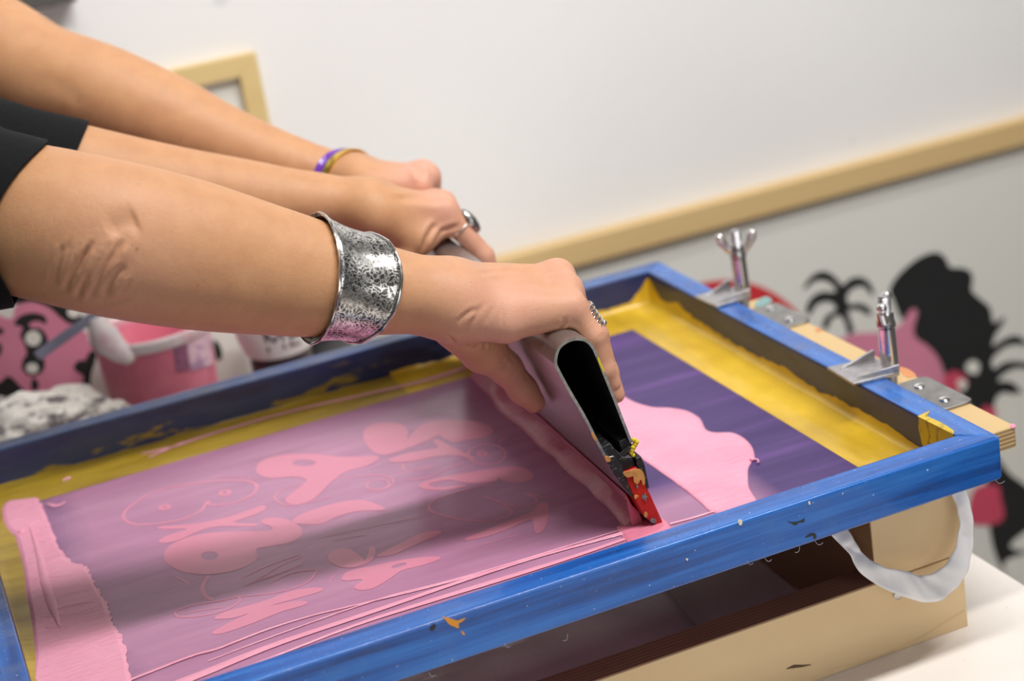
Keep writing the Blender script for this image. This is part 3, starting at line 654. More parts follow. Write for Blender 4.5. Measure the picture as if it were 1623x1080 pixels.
pillow(m, zL([(14, 300), (40, 272), (100, 264), (172, 258), (182, 285), (212, 340), (242, 410), (268, 480), (298, 520), (335, 552), (385, 568), (412, 610), (442, 670), (482, 740), (505, 810), (542, 880), (570, 960), (592, 1080), (600, 1150), (150, 1180), (148, 1060), (156, 985), (150, 900), (140, 800), (122, 700), (102, 560), (72, 445), (30, 390), (12, 340)]), ZM + .0008, (.0008, .0020, .0034), (.0003, .0009, .0012), lambda P: np.where((P[:, 0] > -.66) | (P[:, 1] < .30) & (P[:, 0] > -.665), .0011, .0003), 5, 14)
for k in range(16):
    rg = np.random.default_rng(100 + k); cy = 835 + 15 * k; xl = np.interp(cy, [800, 860, 900, 1000, 1080], [8, 28, 38, 50, 55]) + 14; xr = np.interp(cy, [800, 870, 900, 950, 1000, 1080], [62, 95, 125, 160, 178, 205]) - 12
    L = (xr - xl) * rg.uniform(.45, .8); cx = xl + (xr - xl - L) * rg.uniform(0, 1); q = [(cx + L * f_, cy - L * f_ * .2 + 2.2 * math.sin(4 * f_ + k * 1.7)) for f_ in (0, .25, .5, .75, 1)]
    stroke(m, mp(q), [.0004, rg.uniform(.002, .004), rg.uniform(.002, .004), .002, .0004], ((0, 0, ZM + .0019), *SF[1:]), h=rg.uniform(.00025, .0005))
stroke(m, mp([(48, 838), (62, 880), (72, 925), (84, 965), (96, 1000)]), [.001, .006, .008, .008, .001], ((0, 0, ZM + .0019), *SF[1:]), h=.0009)
m.sphere(np.r_[mp([(35, 846)])[0], ZM + .002], (.0030, .0026, .0016), 12, 8)
tag(m.build('ink_strip', M_ink, smooth=True, ang=50), 'broad ragged band of pink ink along the left side of the screen', 'ink', kind='stuff')
m = MB(); LF = ((0, 0, ZM + .0008), *SF[1:])
stroke(m, mp([(190, 1086), (300, 1043), (345, 1030), (420, 1001), (490, 979), (560, 962), (700, 928), (840, 888), (985, 846)]), [.0028, .003, .0018, .0016, .0012, .0016], LF, h=.0005)
stroke(m, mp([(270, 1090), (330, 1066), (440, 1022), (600, 968), (740, 920), (860, 882), (1005, 843)]), [.010, .0085, .006, .005, .004, .003], LF, h=.0006)
stroke(m, mp([(330, 1050), (440, 1008), (600, 952), (740, 915), (990, 840)]), [.0006, .0012, .0014, .0010, .0010], LF, h=.0004)
stroke(m, mp([(320, 1082), (420, 1048), (560, 994), (680, 955), (800, 918), (905, 885), (990, 856)]), [.0012, .0016, .0035, .0055, .006, .005, .004], LF, h=.0005)
stroke(m, mp([(225, 722), (270, 712), (350, 686), (460, 655), (560, 632), (640, 614), (700, 598), (760, 578)]), [.002, .004, .0035, .003, .003, .004, .006, .006], ((0, 0, ZM + .0016), *SF[1:]), h=.0004)
stroke(m, mp([(237, 728), (262, 716), (290, 704)]), [.001, .0026, .002], ((0, 0, ZM + .0016), *SF[1:]), h=.0004)
stroke(m, mp([(100, 765), (112, 760)]), [.001, .003], ((0, 0, ZM + .0016), *SF[1:]), h=.001, smooth=0)
stroke(m, mp([(75, 800), (90, 803), (104, 797)]), [.002, .006, .002], LF, h=.0004)
stroke(m, mp([(1062, 832), (1100, 822), (1150, 806), (1195, 792)]), [.0026, .002, .0022, .001], LF, h=.0004)
tag(m.build('ink_streaks', M_ink, smooth=True, ang=80), 'thin pink ink streaks smeared along the long edges of the mesh', 'ink', kind='stuff')

# ================================================================== squeegee
T0 = arr((-.2319, .0937, -.0328)); SD = arr((.0349, .99939, 0)); SA = arr((.99939, -.0349, 0)); SLEN = .432
def near_end(q):
    d = ray(q); P = CC + d * (((T0 - CC) @ SD) / (d @ SD)); return (P - T0) @ SA, P[2] - T0[2]
def sq3(s, z, y): return T0 + SA * s + SD * y + arr((0, 0, z))
def extrude(mb, prof, y0, y1, mi=0, n=1):
    mb.rings([[sq3(s, z, y0 + (y1 - y0) * k / n) for s, z in prof] for k in range(n + 1)], mi=mi)
sqg = thing('squeegee', 'aluminium handled squeegee with red rubber blade, standing in the pink ink', 'squeegee', tuple(T0))
M_alu = NT('satin_aluminium'); M_alu.color(M_alu.ramp(M_alu.noise(1, 3, .5, (60, 6, 60)), [(.3, lin((176, 172, 172))), (.7, lin((190, 186, 185)))])); M_alu.set(rough=.34, metal=.92); M_alu.bump(M_alu.noise(1, 3, .5, (300, 8, 300)), .05, .0003)
M_alucut = plain('worn_aluminium_edge', (176, 176, 168), .4, .9, .25, 300)
M_inner = plain('shaded_hollow_interior', (9, 9, 9), .8, 0, .1)  # shade of the hollow painted as black on the dirty aluminium inner walls
M_blkpl = NT('scuffed_black_holder'); M_blkpl.color(M_blkpl.mix(M_blkpl.step(M_blkpl.noise(330, 4, .7), .58, .66), lin((42, 40, 42)), lin((122, 118, 110)))); M_blkpl.set(rough=.38)
M_red = NT('red_rubber_blade'); M_red.color(M_red.ramp(M_red.noise(60, 3), [(.3, lin((172, 18, 14))), (.7, lin((206, 40, 22)))])); M_red.set(rough=.35)
M_tan = plain('dried_tan_paint', (206, 146, 78), .6, 0, .2, 200); M_yp = plain('dried_yellow_paint', (228, 206, 40), .5); M_gp = plain('grey_green_paint', (112, 124, 122), .6, 0, .2, 200)
hp = [(959, 728), (945, 702), (928, 668.5), (913, 642), (900, 620), (888, 598), (880.5, 583), (878.6, 576), (879.6, 564), (884, 552), (891, 544.5), (900, 539), (912, 535.5), (925, 536.5), (934, 541), (941, 549), (947, 561), (960, 593), (975, 630), (989, 666), (1002.6, 701)]
hp = arr([near_end(q) for q in hp]); hp = crom(hp, 3)
nrm = np.gradient(hp, axis=0); nrm /= np.linalg.norm(nrm, axis=1, keepdims=True); nin = np.stack([nrm[:, 1], -nrm[:, 0]], 1)
hin = hp + nin * .0021
m = MB(); k = len(hp)
ys = (0, .0008, .10, .20, .30, SLEN - .02)
for a, b in zip(ys[:-1], ys[1:]):
    m.rings([[sq3(s, z, a) for s, z in hp], [sq3(s, z, b) for s, z in hp]], closed=False, cap0=False, cap1=False, mi=0)
    m.rings([[sq3(s, z, a) for s, z in hin], [sq3(s, z, b) for s, z in hin]], closed=False, cap0=False, cap1=False, mi=2)
for y in (0, SLEN - .02):
    m.rings([[sq3(s, z, y) for s, z in hp], [sq3(s, z, y) for s, z in hin]], closed=False, cap0=False, cap1=False, mi=1)
m.rings([[sq3(s, z, SLEN - .024) for s, z in hin], [sq3((hin[:, 0].mean() + s) / 2, (hin[:, 1].mean() + z) / 2, SLEN - .024) for s, z in hin]], closed=False, cap0=False, cap1=True, mi=2)
for j in (0, k - 1):
    m.add([sq3(*hp[j], 0), sq3(*hp[j], SLEN - .02), sq3(*hin[j], SLEN - .02), sq3(*hin[j], 0)], [(0, 1, 2, 3)], 1)
handle = m.build('handle', [M_alu, M_alucut, M_inner], sqg, smooth=True, ang=40)
def prism(name, polys, mat, y0, y1, bevel=.0005):
    m = MB()
    for P in polys: extrude(m, [near_end(q) for q in P], y0, y1)
    return m.build(name, mat, sqg, bevel=bevel)
prism('clamping_bar', [[(984, 703), (996, 696), (1005, 707), (998, 724), (992, 728)]], M_blkpl, .003, SLEN - .025)
prism('clamping_bar', [[(955, 712), (969, 704), (987, 727), (972, 733), (962, 728)]], M_blkpl, .002, SLEN - .025)
prism('blade_holder', [[(958.5, 727), (974, 724), (986, 738), (989, 750), (1004.5, 789), (999.5, 787), (972.5, 752)]], M_alu, .0012, SLEN - .024)
prism('holder_end', [[(958.5, 727), (974, 724), (986, 738), (989, 750), (1004.5, 789), (999.5, 787), (972.5, 752)]], M_blkpl, -.0004, .0012)
prism('blade_holder', [[(1008, 728), (1015.5, 723), (1022, 738), (1029, 773), (1025.5, 777), (1011, 741)]], M_blkpl, -.0004, SLEN - .024)
prism('blade_holder', [[(979, 731), (1006, 729), (1011, 742), (989, 751)]], M_blkpl, .004, SLEN - .024)
b_ = prism('rubber_blade', [[(988, 750), (1010, 741), (1030, 782), (1051, 829), (1045, 832), (1034, 830), (1021, 819), (1004, 787)]], M_red, 0, SLEN, .0008)
m = MB(); sc = sq3(*near_end((984, 722)), .001); m.lathe([(.0002, 0), (.0016, 0), (.0016, .009), (.0002, .009)], sc, (.8, -.3, .5), 12); m.build('clamp_screw', M_blkpl, sqg, smooth=True)
NF = (T0 - SD * .0006, SA, (0, 0, 1), -SD)
def nz(pts): return [near_end((860 + a / 3.086, 500 + b / 3.086)) for a, b in pts]
flats('dried_paint', [nz(q) for q in ([(392, 768), (430, 758), (470, 752), (492, 775), (497, 820), (488, 826), (478, 800), (462, 822), (445, 812), (440, 785), (412, 790)], [(497, 962), (508, 965), (507, 985), (496, 982)], [(448, 880), (465, 882), (450, 896)], [(236, 575), (248, 580), (262, 610), (250, 606)], [(303, 690), (322, 690), (330, 710), (312, 714)])], NF, M_tan, b_, .0002, .0002)
flats('dried_paint', [nz(q) for q in ([(485, 875), (492, 882), (500, 866), (503, 880), (512, 888), (503, 890), (504, 908), (494, 897), (486, 895)], [(525, 1000), (535, 992), (552, 1000), (548, 1014), (530, 1012)], [(455, 828), (465, 835), (460, 845)])], NF, M_gp, b_, .0002, .0001)
m = MB()
for q, r in (((450, 612), .0019), ((460, 622), .0022), ((455, 634), .0021), ((446, 648), .0021), ((441, 662), .0019), ((437, 676), .0017), ((445, 686), .0016)):
    s_, z_ = nz([q])[0]; m.sphere(sq3(s_, z_, .001), r, 10, 7)
m.build('dried_paint', M_yp, handle, smooth=True)
flats('dried_paint', [nz([(272, 205), (285, 235), (300, 270), (294, 272), (276, 238), (266, 208)])], NF, M_yp, handle, .0002, .0001)

# ================================================================== hinge board, clamps and hinge plates
ZPK = -.0172
t = thing('hinge_board', 'pale pine plank behind the right end of the blue screen, carrying the metal hinges', 'plank', (.02, .3, ZPK - .018))
m = MB(); m.box((.0012, .0400, ZPK - .0182), (.0415, .437, ZPK)); m.mi = [0, 0, 1, 0, 0, 0]
t = m.build('plank', [M_plank, M_plankend], t, bevel=.0022, seg=3)
m = MB(); pq = at((1598, 676), Z=ZPK); m.sphere((.0395, .042, ZPK - .001), (.003, .003, .0018), 10, 6); m.build('pink_paint_spot', plain('pink_paint', (236, 150, 170), .5), t, smooth=True)
m = MB(); flat(m, [[tuple(at(q, Z=ZPK)[:2]) for q in ((1200, 478), (1214, 471), (1224, 478), (1206, 487), (1196, 486))]], ((0, 0, ZPK + .0002), (1, 0, 0), (0, 1, 0), (0, 0, 1)), .0004)
m.build('teal_paint_patch', plain('teal_paint', (120, 158, 156), .5), t)
M_ostain = plain('orange_stain', (210, 140, 92), .6)
for P in ([(1425, 583), (1440, 586), (1452, 596), (1436, 598)], [(1295, 520), (1302, 522), (1300, 527), (1292, 525)]):
    flats('orange_paint_patch', [[tuple(at(q, Z=ZPK)[:2]) for q in P]], ((0, 0, ZPK + .0001), (1, 0, 0), (0, 1, 0), (0, 0, 1)), M_ostain, t)
M_chrome = NT('chrome'); M_chrome.color(lin((232, 230, 230))); M_chrome.set(rough=M_chrome.ramp(M_chrome.noise(140, 3), [(.35, (.10,) * 3), (.7, (.26,) * 3)]), metal=1.0)
M_chromed = NT('dull_cast_steel'); M_chromed.color(M_chromed.ramp(M_chromed.noise(180, 4, .6), [(.3, lin((160, 158, 160))), (.7, lin((200, 198, 200)))])); M_chromed.set(rough=.36, metal=.85); M_chromed.bump(M_chromed.noise(300, 3), .1, .0004)
M_zinc = NT('zinc_plate'); M_zinc.color(M_zinc.ramp(M_zinc.noise(60, 4, .6), [(.3, lin((138, 136, 134))), (.7, lin((172, 170, 168)))])); M_zinc.set(rough=.38, metal=.95)
RV = arr((.919, -.3626, 0)); RV = RV / np.linalg.norm(RV); VV = arr((.3148, .9491, 0))
def clamp(xy, label, wdir, foot):
    x, y = xy; t = thing('hinge_clamp', label, 'clamp', (x, y, ZPK), 'wing nut clamps holding the screen')
    m = MB(); m.lathe([(.0002, ZPK), (.0050, ZPK), (.0050, .0600), (.0042, .0622), (.0002, .0622)], (x, y, 0), n=24)
    for k in range(16): m.lathe([(.0049, -.0005), (.0054, 0), (.0049, .0005)], (x, y, .0445 + k * .00105), n=20)
    m.build('threaded_bolt', M_chromed, t, smooth=True)
    m = MB(); m.lathe([(.0052, .0355), (.0070, .0350), (.0073, .012), (.0073, -.0040), (.0052, -.0042)], (x, y, 0), n=28); m.build('sleeve', M_chrome, t, smooth=True)
    wn = thing_part('wing_nut', t)
    m = MB(); m.lathe([(.0052, .0362), (.0078, .0364), (.0078, .0395), (.0069, .0420), (.0069, .0462), (.0063, .0485), (.0052, .0487)], (x, y, 0), n=28)
    nut = m.build('wing_nut', M_chrome, t, smooth=True, ang=50); wd_ = arr(wdir); wp = np.cross((0, 0, 1), wd_)
    for s in (-1, 1):
        m = MB()
        P = crom([(0.004, .0405), (.0085, .0450), (.0120, .0500), (.0142, .0545), (.0150, .0565)], 4); rr = np.interp(np.linspace(0, 1, len(P)), [0, .4, .8, 1], [.0040, .0040, .0054, .0042]); th = np.interp(np.linspace(0, 1, len(P)), [0, 1], [.0032, .0026]); R = []
        for (a, z), r1, r2 in zip(P, rr, th):
            an = np.arange(14) * 2 * math.pi / 14; tdir = arr((-.75, .66))
            R.append([arr((x, y, z)) + s * wd_ * a + (s * wd_ * .74 * -1 + arr((0, 0, .67))) * math.cos(q) * r1 + wp * math.sin(q) * r2 for q in an])
        m.rings(R); m.sphere(arr((x, y, .0566)) + s * wd_ * .0148, (.0043, .0043, .0043), 12, 8)
        m.build('wing', M_chrome, nut, smooth=True, ang=50)
    # pressing foot: flat plate over the rail with two webs rising to the sleeve
    A, B = [arr(q) for q in foot]; z0 = .0004; u = arr((x, y)) - (A + B) / 2; v = (B - A)
    c1 = arr((x, y)) + v * .46 - u * .06; c2 = arr((x, y)) - v * .46 - u * .06; up = arr((0, 0, 1))
    def P3(p, z): return (p[0], p[1], z)
    m = MB(); m.hexa([P3(A, z0), P3(B, z0), P3(c1, z0), P3(c2, z0), P3(A, z0 + .0022), P3(B, z0 + .0022), P3(c1, z0 + .0034), P3(c2, z0 + .0034)])
    for e0, e1 in ((A * .25 + B * .75, c1), (A * .75 + B * .25, c2)):
        d2 = (e1 - e0); nn = arr((-d2[1], d2[0])); nn = nn / np.linalg.norm(nn) * .0012; s0 = e0 + d2 * .18
        m.hexa([P3(s0 - nn, z0 + .002), P3(e1 - nn, z0 + .003), P3(e1 + nn, z0 + .003), P3(s0 + nn, z0 + .002), P3(s0 - nn, z0 + .0028), P3(e1 - nn, z0 + .0098), P3(e1 + nn, z0 + .0098), P3(s0 + nn, z0 + .0028)])
    m.build('pressing_foot', M_chromed, t, bevel=.0006)
    return t
def thing_part(n, t): return t
zf = .0015
clamp((.0134, .4157), 'tall chrome clamp with spread wing nut on the far part of the right rail', RV, (at((1101, 471), Z=zf)[:2], at((1136, 487), Z=zf)[:2]))
clamp((.0134, .1660), 'chrome clamp with edge-on wing nut on the near part of the right rail', VV * .93 + RV * .36, (at((1311, 584), Z=zf)[:2], at((1353, 610), Z=zf)[:2]))
def plate(y0, y1, label, scr_):
    t = thing('hinge_plate', label, 'hinge', (.03, (y0 + y1) / 2, ZPK), 'metal hinge plates on the plank')
    x0, x1 = .0150, .0440; r = .006; P = []
    for cx, cy, a0 in ((x1 - r, y1 - r, 0), (x0 + r, y1 - r, 90), (x0 + r, y0 + r, 180), (x1 - r, y0 + r, 270)):
        for k in range(7): a = math.radians(a0 + 15 * k); P.append((cx + r * math.cos(a), cy + r * math.sin(a)))
    m = MB(); m.rings([[(x, y, ZPK + .0001) for x, y in P], [(x, y, ZPK + .0024) for x, y in P]]); pl = m.build('plate', M_zinc, t, bevel=.0005)
    for q in scr_:
        p = at(q, Z=ZPK + .0024); m = MB(); m.lathe([(.0002, .0), (.0046, 0), (.0042, .0012), (.0025, .0023), (.0002, .0026)], p, n=20); m.build('screw', M_chrome, pl, smooth=True)
plate(.3440, .4100, 'grey hinge plate with two screws beside the spread wing nut clamp', ((1222, 489), (1252, 507)))
plate(.0960, .1640, 'grey hinge plate with two screws near the bare end of the plank', ((1457, 613), (1497, 634)))

# ================================================================== white fabric loop under the near rail
oe = [(1314, 846), (1330, 862), (1347, 880), (1362, 907), (1400, 933), (1445, 950), (1484, 954), (1513, 934), (1532, 906), (1542, 862), (1540, 815), (1531, 778)]
ie = [(1342, 838), (1356, 862), (1370, 881), (1385, 892), (1408, 901), (1438, 906), (1459, 913), (1489, 903), (1510, 876), (1520, 836), (1516, 803), (1506, 780)]
yy = [.040, .036, .033, .030, .027, .025, .024, .027, .030, .033, .036, .040]
Oe = crom([at(q, Y=y) for q, y in zip(oe, yy)], 8); Ie = crom([at(q, Y=y + .004) for q, y in zip(ie, yy)], 8)
rows = []
for k in range(len(Oe)):
    rows.append([Oe[k] + (Ie[k] - Oe[k]) * f_ + arr((0, -.0022 * math.sin(f_ * 3.1) * math.sin(k * .33) - .0006 * math.sin(k * .9 + f_ * 5), 0)) for f_ in np.linspace(0, 1, 9)])
M_cloth = NT('white_cotton_tape'); M_cloth.color(lin((246, 244, 245))); M_cloth.set(rough=.8, sss=.0, trans=0); M_cloth.bump(M_cloth.noise(60, 3, .5), .3, .002); M_cloth.bump(M_cloth.noise(900, 2), .15, .0004)
o = MB().rings(rows, closed=False, cap0=False, cap1=False).build('cloth_strap', M_cloth, None, smooth=True, ang=180)
md = o.modifiers.new('s', 'SOLIDIFY'); md.thickness = .0008
tag(o, 'white cotton strap hanging in a loop under the near blue rail', 'strap')

# ================================================================== things on the table behind the screen
YC = .90; cr = at((388, 540), Y=YC)[0]; ctop = at((30, 462), Y=YC)[2]
t = thing('printed_canvas', 'white canvas with a pink and black face print, standing behind the pink tub', 'canvas', (cr - .2, YC, ZT))
MB().box((cr - .42, YC, ZT + .0003), (cr, YC + .018, ctop + .03)).build('canvas_board', M_board, t, bevel=.0015); t = bpy.data.objects['canvas_board']
CF = lambda k: ((0, YC - .0003 * k, 0), (1, 0, 0), (0, 0, 1), (0, -1, 0))
def zC(pts): return apx(pts, 4.155, 0, 440, Y=YC)
m = MB(); flat(m, [zC([(-250, 300), (-60, 240), (70, 270), (105, 190), (200, 160), (320, 190), (420, 270), (470, 300), (560, 360), (600, 420), (605, 500), (560, 560), (545, 650), (535, 790), (430, 810), (300, 860), (100, 950), (-200, 1000)])], CF(1), .0002); m.build('pink_face', M_pinkprint, t)
flats('black_shape', [zC(q) for q in ([(90, 110), (250, 120), (400, 150), (530, 240), (520, 290), (460, 305), (400, 265), (320, 195), (210, 158), (100, 172)],
    [(92, 305), (130, 255), (210, 232), (285, 248), (308, 285), (295, 305), (250, 285), (195, 300), (205, 330), (262, 335), (305, 380), (312, 430), (280, 480), (290, 540), (290, 600), (250, 640), (190, 645), (145, 600), (152, 540), (175, 500), (160, 440), (132, 380), (150, 330), (120, 318)],
    [(215, 660), (245, 680), (255, 720), (225, 750), (205, 720)], [(-60, 720), (0, 690), (50, 650), (100, 680), (180, 780), (150, 830), (60, 850), (0, 930), (-90, 940)],
    [(-60, 420), (5, 440), (12, 480), (-10, 520), (-60, 520)], [(-40, 320), (18, 340), (20, 365), (-40, 380)],
    [(484, 590), (520, 545), (555, 545), (590, 490), (640, 480), (625, 560), (600, 640), (585, 770), (530, 780), (548, 655), (510, 625)])], CF(2), M_blk, t)
flats('white_highlight', [zC(ell(485, 228, 42, 36)), zC(ell(218, 400, 52, 50)), zC(ell(212, 596, 40, 34))], CF(3), M_whiteprint, t)
flat(mm := MB(), [apx([(338, 540), (347, 545), (352, 560), (349, 570), (342, 568)], Y=YC)], CF(2), .0002); mm.build('black_spot', M_blk, t)

# pink ink tub with spatula
YT = .80; rc = at((238, 520), Y=YT); RB = .061
t = thing('ink_tub', 'plastic tub of pink ink with a whitish smeared rim, behind the screen', 'tub', (rc[0], YT, ZT))
M_tub = NT('tub_pink_plastic'); M_tub.color(M_tub.mix(M_tub.step(M_tub.noise(16, 3), .5, .62), lin((222, 124, 146)), lin((232, 138, 158)))); M_tub.set(rough=.45)
M_rim = NT('smeared_white_rim'); M_rim.color(M_rim.mix(M_rim.step(M_rim.noise(30, 3, .6), .5, .66), lin((232, 222, 222)), lin((222, 172, 182)))); M_rim.set(rough=.4)
hh = rc[2] - ZT
m = MB(); m.lathe([(.0005, .0004), (RB * .82, .0004), (RB * .86, .006), (RB * .985, hh - .004), (RB * .93, hh - .002), (RB * .90, hh - .012), (RB * .84, hh * .62), (.0005, hh * .62)], (rc[0], YT, ZT), n=56); tubb = m.build('tub_body', M_tub, t, smooth=True)
m = MB(); m.lathe([(RB * .92, hh - .006), (RB * 1.01, hh - .008), (RB * 1.05, hh - .003), (RB * 1.05, hh + .003), (RB * 1.0, hh + .005), (RB * .92, hh + .002)], (rc[0], YT, ZT), n=56); tubr = m.build('tub_rim', M_rim, t, smooth=True)
m = MB(); m.lathe([(.0005, hh * .63), (RB * .86, hh * .63), (RB * .865, hh * .632), (.0005, hh * .634)], (rc[0], YT, ZT), n=40); m.build('ink_fill', M_ink_deep, t, smooth=True)
def ontub(q, r=1.012):
    d = ray(q); a = d[0] ** 2 + d[1] ** 2; ox, oy = CC[0] - rc[0], CC[1] - YT; R_ = RB * .97 * r
    b = 2 * (d[0] * ox + d[1] * oy); c = ox * ox + oy * oy - R_ * R_; disc = max(b * b - 4 * a * c, 0); return CC + d * ((-b - math.sqrt(disc)) / (2 * a))
def patch_on(fn, poly, n=9):
    """grid over a quadrilateral of survey points laid on a round body"""
    a, b, c, d = map(arr, poly); R = []
    for i in range(n):
        s = i / (n - 1); R.append([fn(tuple((a * (1 - u) + b * u) * (1 - s) + (d * (1 - u) + c * u) * s)) for u in np.linspace(0, 1, n)])
    return R
M_lab = NT('pale_violet_label'); M_lab.color(M_lab.mix(M_lab.step(M_lab.noise(70, 3, .6), .5, .6), lin((226, 190, 204)), lin((176, 138, 170)))); M_lab.set(rough=.5)
M_lab2 = plain('striped_label', (150, 96, 124), .5, var=.3, scale=120)
m = MB().rings(patch_on(ontub, [(293, 530), (333, 520), (337, 578), (303, 588)]), closed=False, cap0=False, cap1=False); m.build('label', M_lab, tubb, smooth=True)
m = MB().rings(patch_on(ontub, [(272, 538), (293, 532), (301, 586), (280, 590)]), closed=False, cap0=False, cap1=False); m.build('label', M_lab2, tubb, smooth=True)
# white lump of dried ink and lug on the left of the rim, drips down
lp = [ontub(q, 1.05) for q in ((150, 505), (160, 525), (180, 550), (200, 565), (207, 575))]
m = MB(); m.tube(crom(lp, 6), np.interp(np.linspace(0, 1, 25), [0, .35, .75, 1], [.008, .015, .010, .005]), 14); m.build('dried_ink_lump', M_rim, tubr, smooth=True, ang=180)
sp0 = at((58, 566), Y=.74); sp1 = at((158, 494), Y=.775)
M_spat = plain('blue_grey_plastic', (112, 112, 132), .45)
dv = (sp1 - sp0); ext = sp1 + dv * .55; nv = np.cross(dv, ray((100, 530))); nv /= np.linalg.norm(nv); fw = np.cross(nv, dv); fw /= np.linalg.norm(fw)
m = MB(); R = []
for f_, hw in ((0, .0040), (.02, .0052), (.5, .0052), (.98, .0046), (1.0, .004)):
    c = sp0 + (ext - sp0) * f_; R.append([c + nv * hw + fw * .002, c + nv * hw - fw * .002, c - nv * hw - fw * .002, c - nv * hw + fw * .002])
m.rings(R)
tag(m.build('spatula', M_spat, None, bevel=.0008), 'blue grey plastic spatula leaning out of the pink ink tub', 'spatula')

# white jar with dark lettering and a dark tub behind
jc = at((441, 545), Y=.80); jr = .036
t = thing('ink_jar', 'white labelled jar with dark letters, between the pink tub and the bracelet wrist', 'jar', (jc[0], .80, ZT))
zb = at((440, 573), Y=.765)[2]
m = MB(); m.lathe([(.0005, 0), (jr * .9, 0), (jr * .93, .004), (jr * .93, zb - ZT - .001)], (jc[0], .80, ZT + .0003), n=48); m.build('jar_base', plain('dark_brown_plastic', (54, 36, 44), .4), t, smooth=True)
m = MB(); m.lathe([(jr * .8, zb), (jr * 1.0, zb + .002), (jr * 1.16, zb + .020), (jr * 1.22, zb + .045), (jr * 1.22, zb + .062), (.0005, zb + .064)], (jc[0], .80, 0), n=56); jarb = m.build('jar_body', plain('white_jar_plastic', (224, 216, 216), .4), t, smooth=True)
cu = bpy.data.curves.new('txt', 'FONT'); cu.body = 'ME'; cu.size = .034; cu.extrude = .0002; cu.align_x = 'CENTER'
to = bpy.data.objects.new('txt', cu); COL.objects.link(to); me = bpy.data.meshes.new_from_object(to.evaluated_get(bpy.context.evaluated_depsgraph_get()))
V = np.empty(len(me.vertices) * 3, np.float32); me.vertices.foreach_get('co', V); V = V.reshape(-1, 3); Rj = jr * 1.225
ang0 = math.atan2(CC[1] - .8, CC[0] - jc[0]) + .12; ang = ang0 + V[:, 0] / Rj; zt_ = zb + .013 + V[:, 1]; rr = np.interp(zt_, [zb, zb + .002, zb + .02, zb + .045, zb + .07], [jr * .8, jr, jr * 1.16, jr * 1.22, jr * 1.22]) + .0006 + V[:, 2]
m = MB().add(np.c_[jc[0] + rr * np.cos(ang), .80 + rr * np.sin(ang), zt_], [list(p.vertices) for p in me.polygons]); bpy.data.objects.remove(to)
m.build('jar_lettering', plain('dark_plum_lettering', (84, 58, 74), .5), jarb)
gc = at((512, 545), Y=.87)
t = thing('dark_tub', 'dark grey tub behind the white jar, half hidden by the cuff bracelet', 'tub', (gc[0], .87, ZT))
m = MB(); m.lathe([(.0005, 0), (.030, 0), (.031, .003), (.034, gc[2] - ZT + .02), (.0005, gc[2] - ZT + .022)], (gc[0], .87, ZT + .0003), n=48); m.build('tub_body', plain('dark_grey_plastic', (70, 70, 72), .45), t, smooth=True)
m = MB(); m.lathe([(.034, gc[2] + .014), (.036, gc[2] + .015), (.036, gc[2] + .021), (.034, gc[2] + .0225)], (gc[0], .87, 0), n=48); m.build('tub_lid', plain('dark_grey_lid', (58, 58, 60), .4), t, smooth=True)

# crumpled printed paper
pc = at((70, 690), Y=.72); 
b = bmesh.new(); bmesh.ops.create_icosphere(b, subdivisions=5, radius=1)
V = arr([v.co[:] for v in b.verts]); F = [[v.index for v in f.verts] for f in b.faces]; b.free()
def ridge(V, fr, ph): return np.abs(np.sin(V @ arr((1.0, .6, .3)) * fr + ph)) + np.abs(np.sin(V @ arr((-.5, 1.0, .7)) * fr * 1.3 + ph * 2)) + np.abs(np.sin(V @ arr((.3, -.7, 1.0)) * fr * 1.7 + ph * 3))
rad = .72 + .09 * ridge(V, 4, 1) + .055 * ridge(V, 10, 2.3)
topz = at((70, 615), Y=.72)[2]; zc = (topz + ZT) / 2
Vp = V * rad[:, None] * arr((.115, .055, (topz - ZT) / 2 * .98)); Vp[:, 2] = np.maximum(Vp[:, 2], -(zc - ZT) + .0005)
M_paper = NT('crumpled_newsprint'); M_paper.color(M_paper.mix(M_paper.step(M_paper.noise(1, 4, .6, (40, 40, 90)), .50, .60), lin((216, 210, 202)), lin((104, 94, 98)))); M_paper.set(rough=.7)
tag(MB().add(Vp + arr((pc[0] - .02, .72, zc)), F).build('crumpled_paper', M_paper, None, smooth=True, ang=25), 'crumpled grey and white printed paper heap behind the left end of the screen', 'paper')

# ================================================================== people
M_skin = NT('tanned_skin'); t = M_skin
mott = t.noise(55, 4, .6); fine = t.noise(420, 3, .6)
base = t.ramp(mott, [(.3, lin((192, 140, 100))), (.7, lin((203, 152, 110)))])
c = t.mix(t.attr('pink'), base, lin((218, 162, 142)))
c = t.mix(t.math('MULTIPLY', t.step(fine, .35, .75), .16), c, lin((186, 128, 94)))
c = t.mix(t.math('MULTIPLY', t.step(t.noise(150, 1, .3, loc=(4, 1, 9)), .80, .82), .6), c, lin((160, 106, 72)))
t.color(c); t.set(rough=t.ramp(mott, [(.3, (.44,) * 3), (.7, (.54,) * 3)]), sss=.06, spec=.38)
t.b.inputs['Subsurface Radius'].default_value = (1, .35, .2); t.b.inputs['Subsurface Scale'].default_value = .004
vor = t.n('ShaderNodeTexVoronoi'); vor.inputs['Scale'].default_value = 820; vor.feature = 'DISTANCE_TO_EDGE'; t.l(t.co((1, 1, 1)), vor.inputs['Vector'])
t.bump(vor.outputs['Distance'], .45, .0005); t.bump(t.noise(260, 4, .65), .30, .0006); t.bump(t.noise(90, 3, .6), .12, .0012)
M_shirt = NT('black_jersey'); M_shirt.color(M_shirt.ramp(M_shirt.noise(300, 3), [(.3, lin((13, 13, 15))), (.7, lin((20, 20, 23)))])); M_shirt.set(rough=.9, spec=.25); M_shirt.bump(M_shirt.noise(1200, 2), .2, .0004); M_shirt.bump(M_shirt.noise(14, 3), .35, .006)
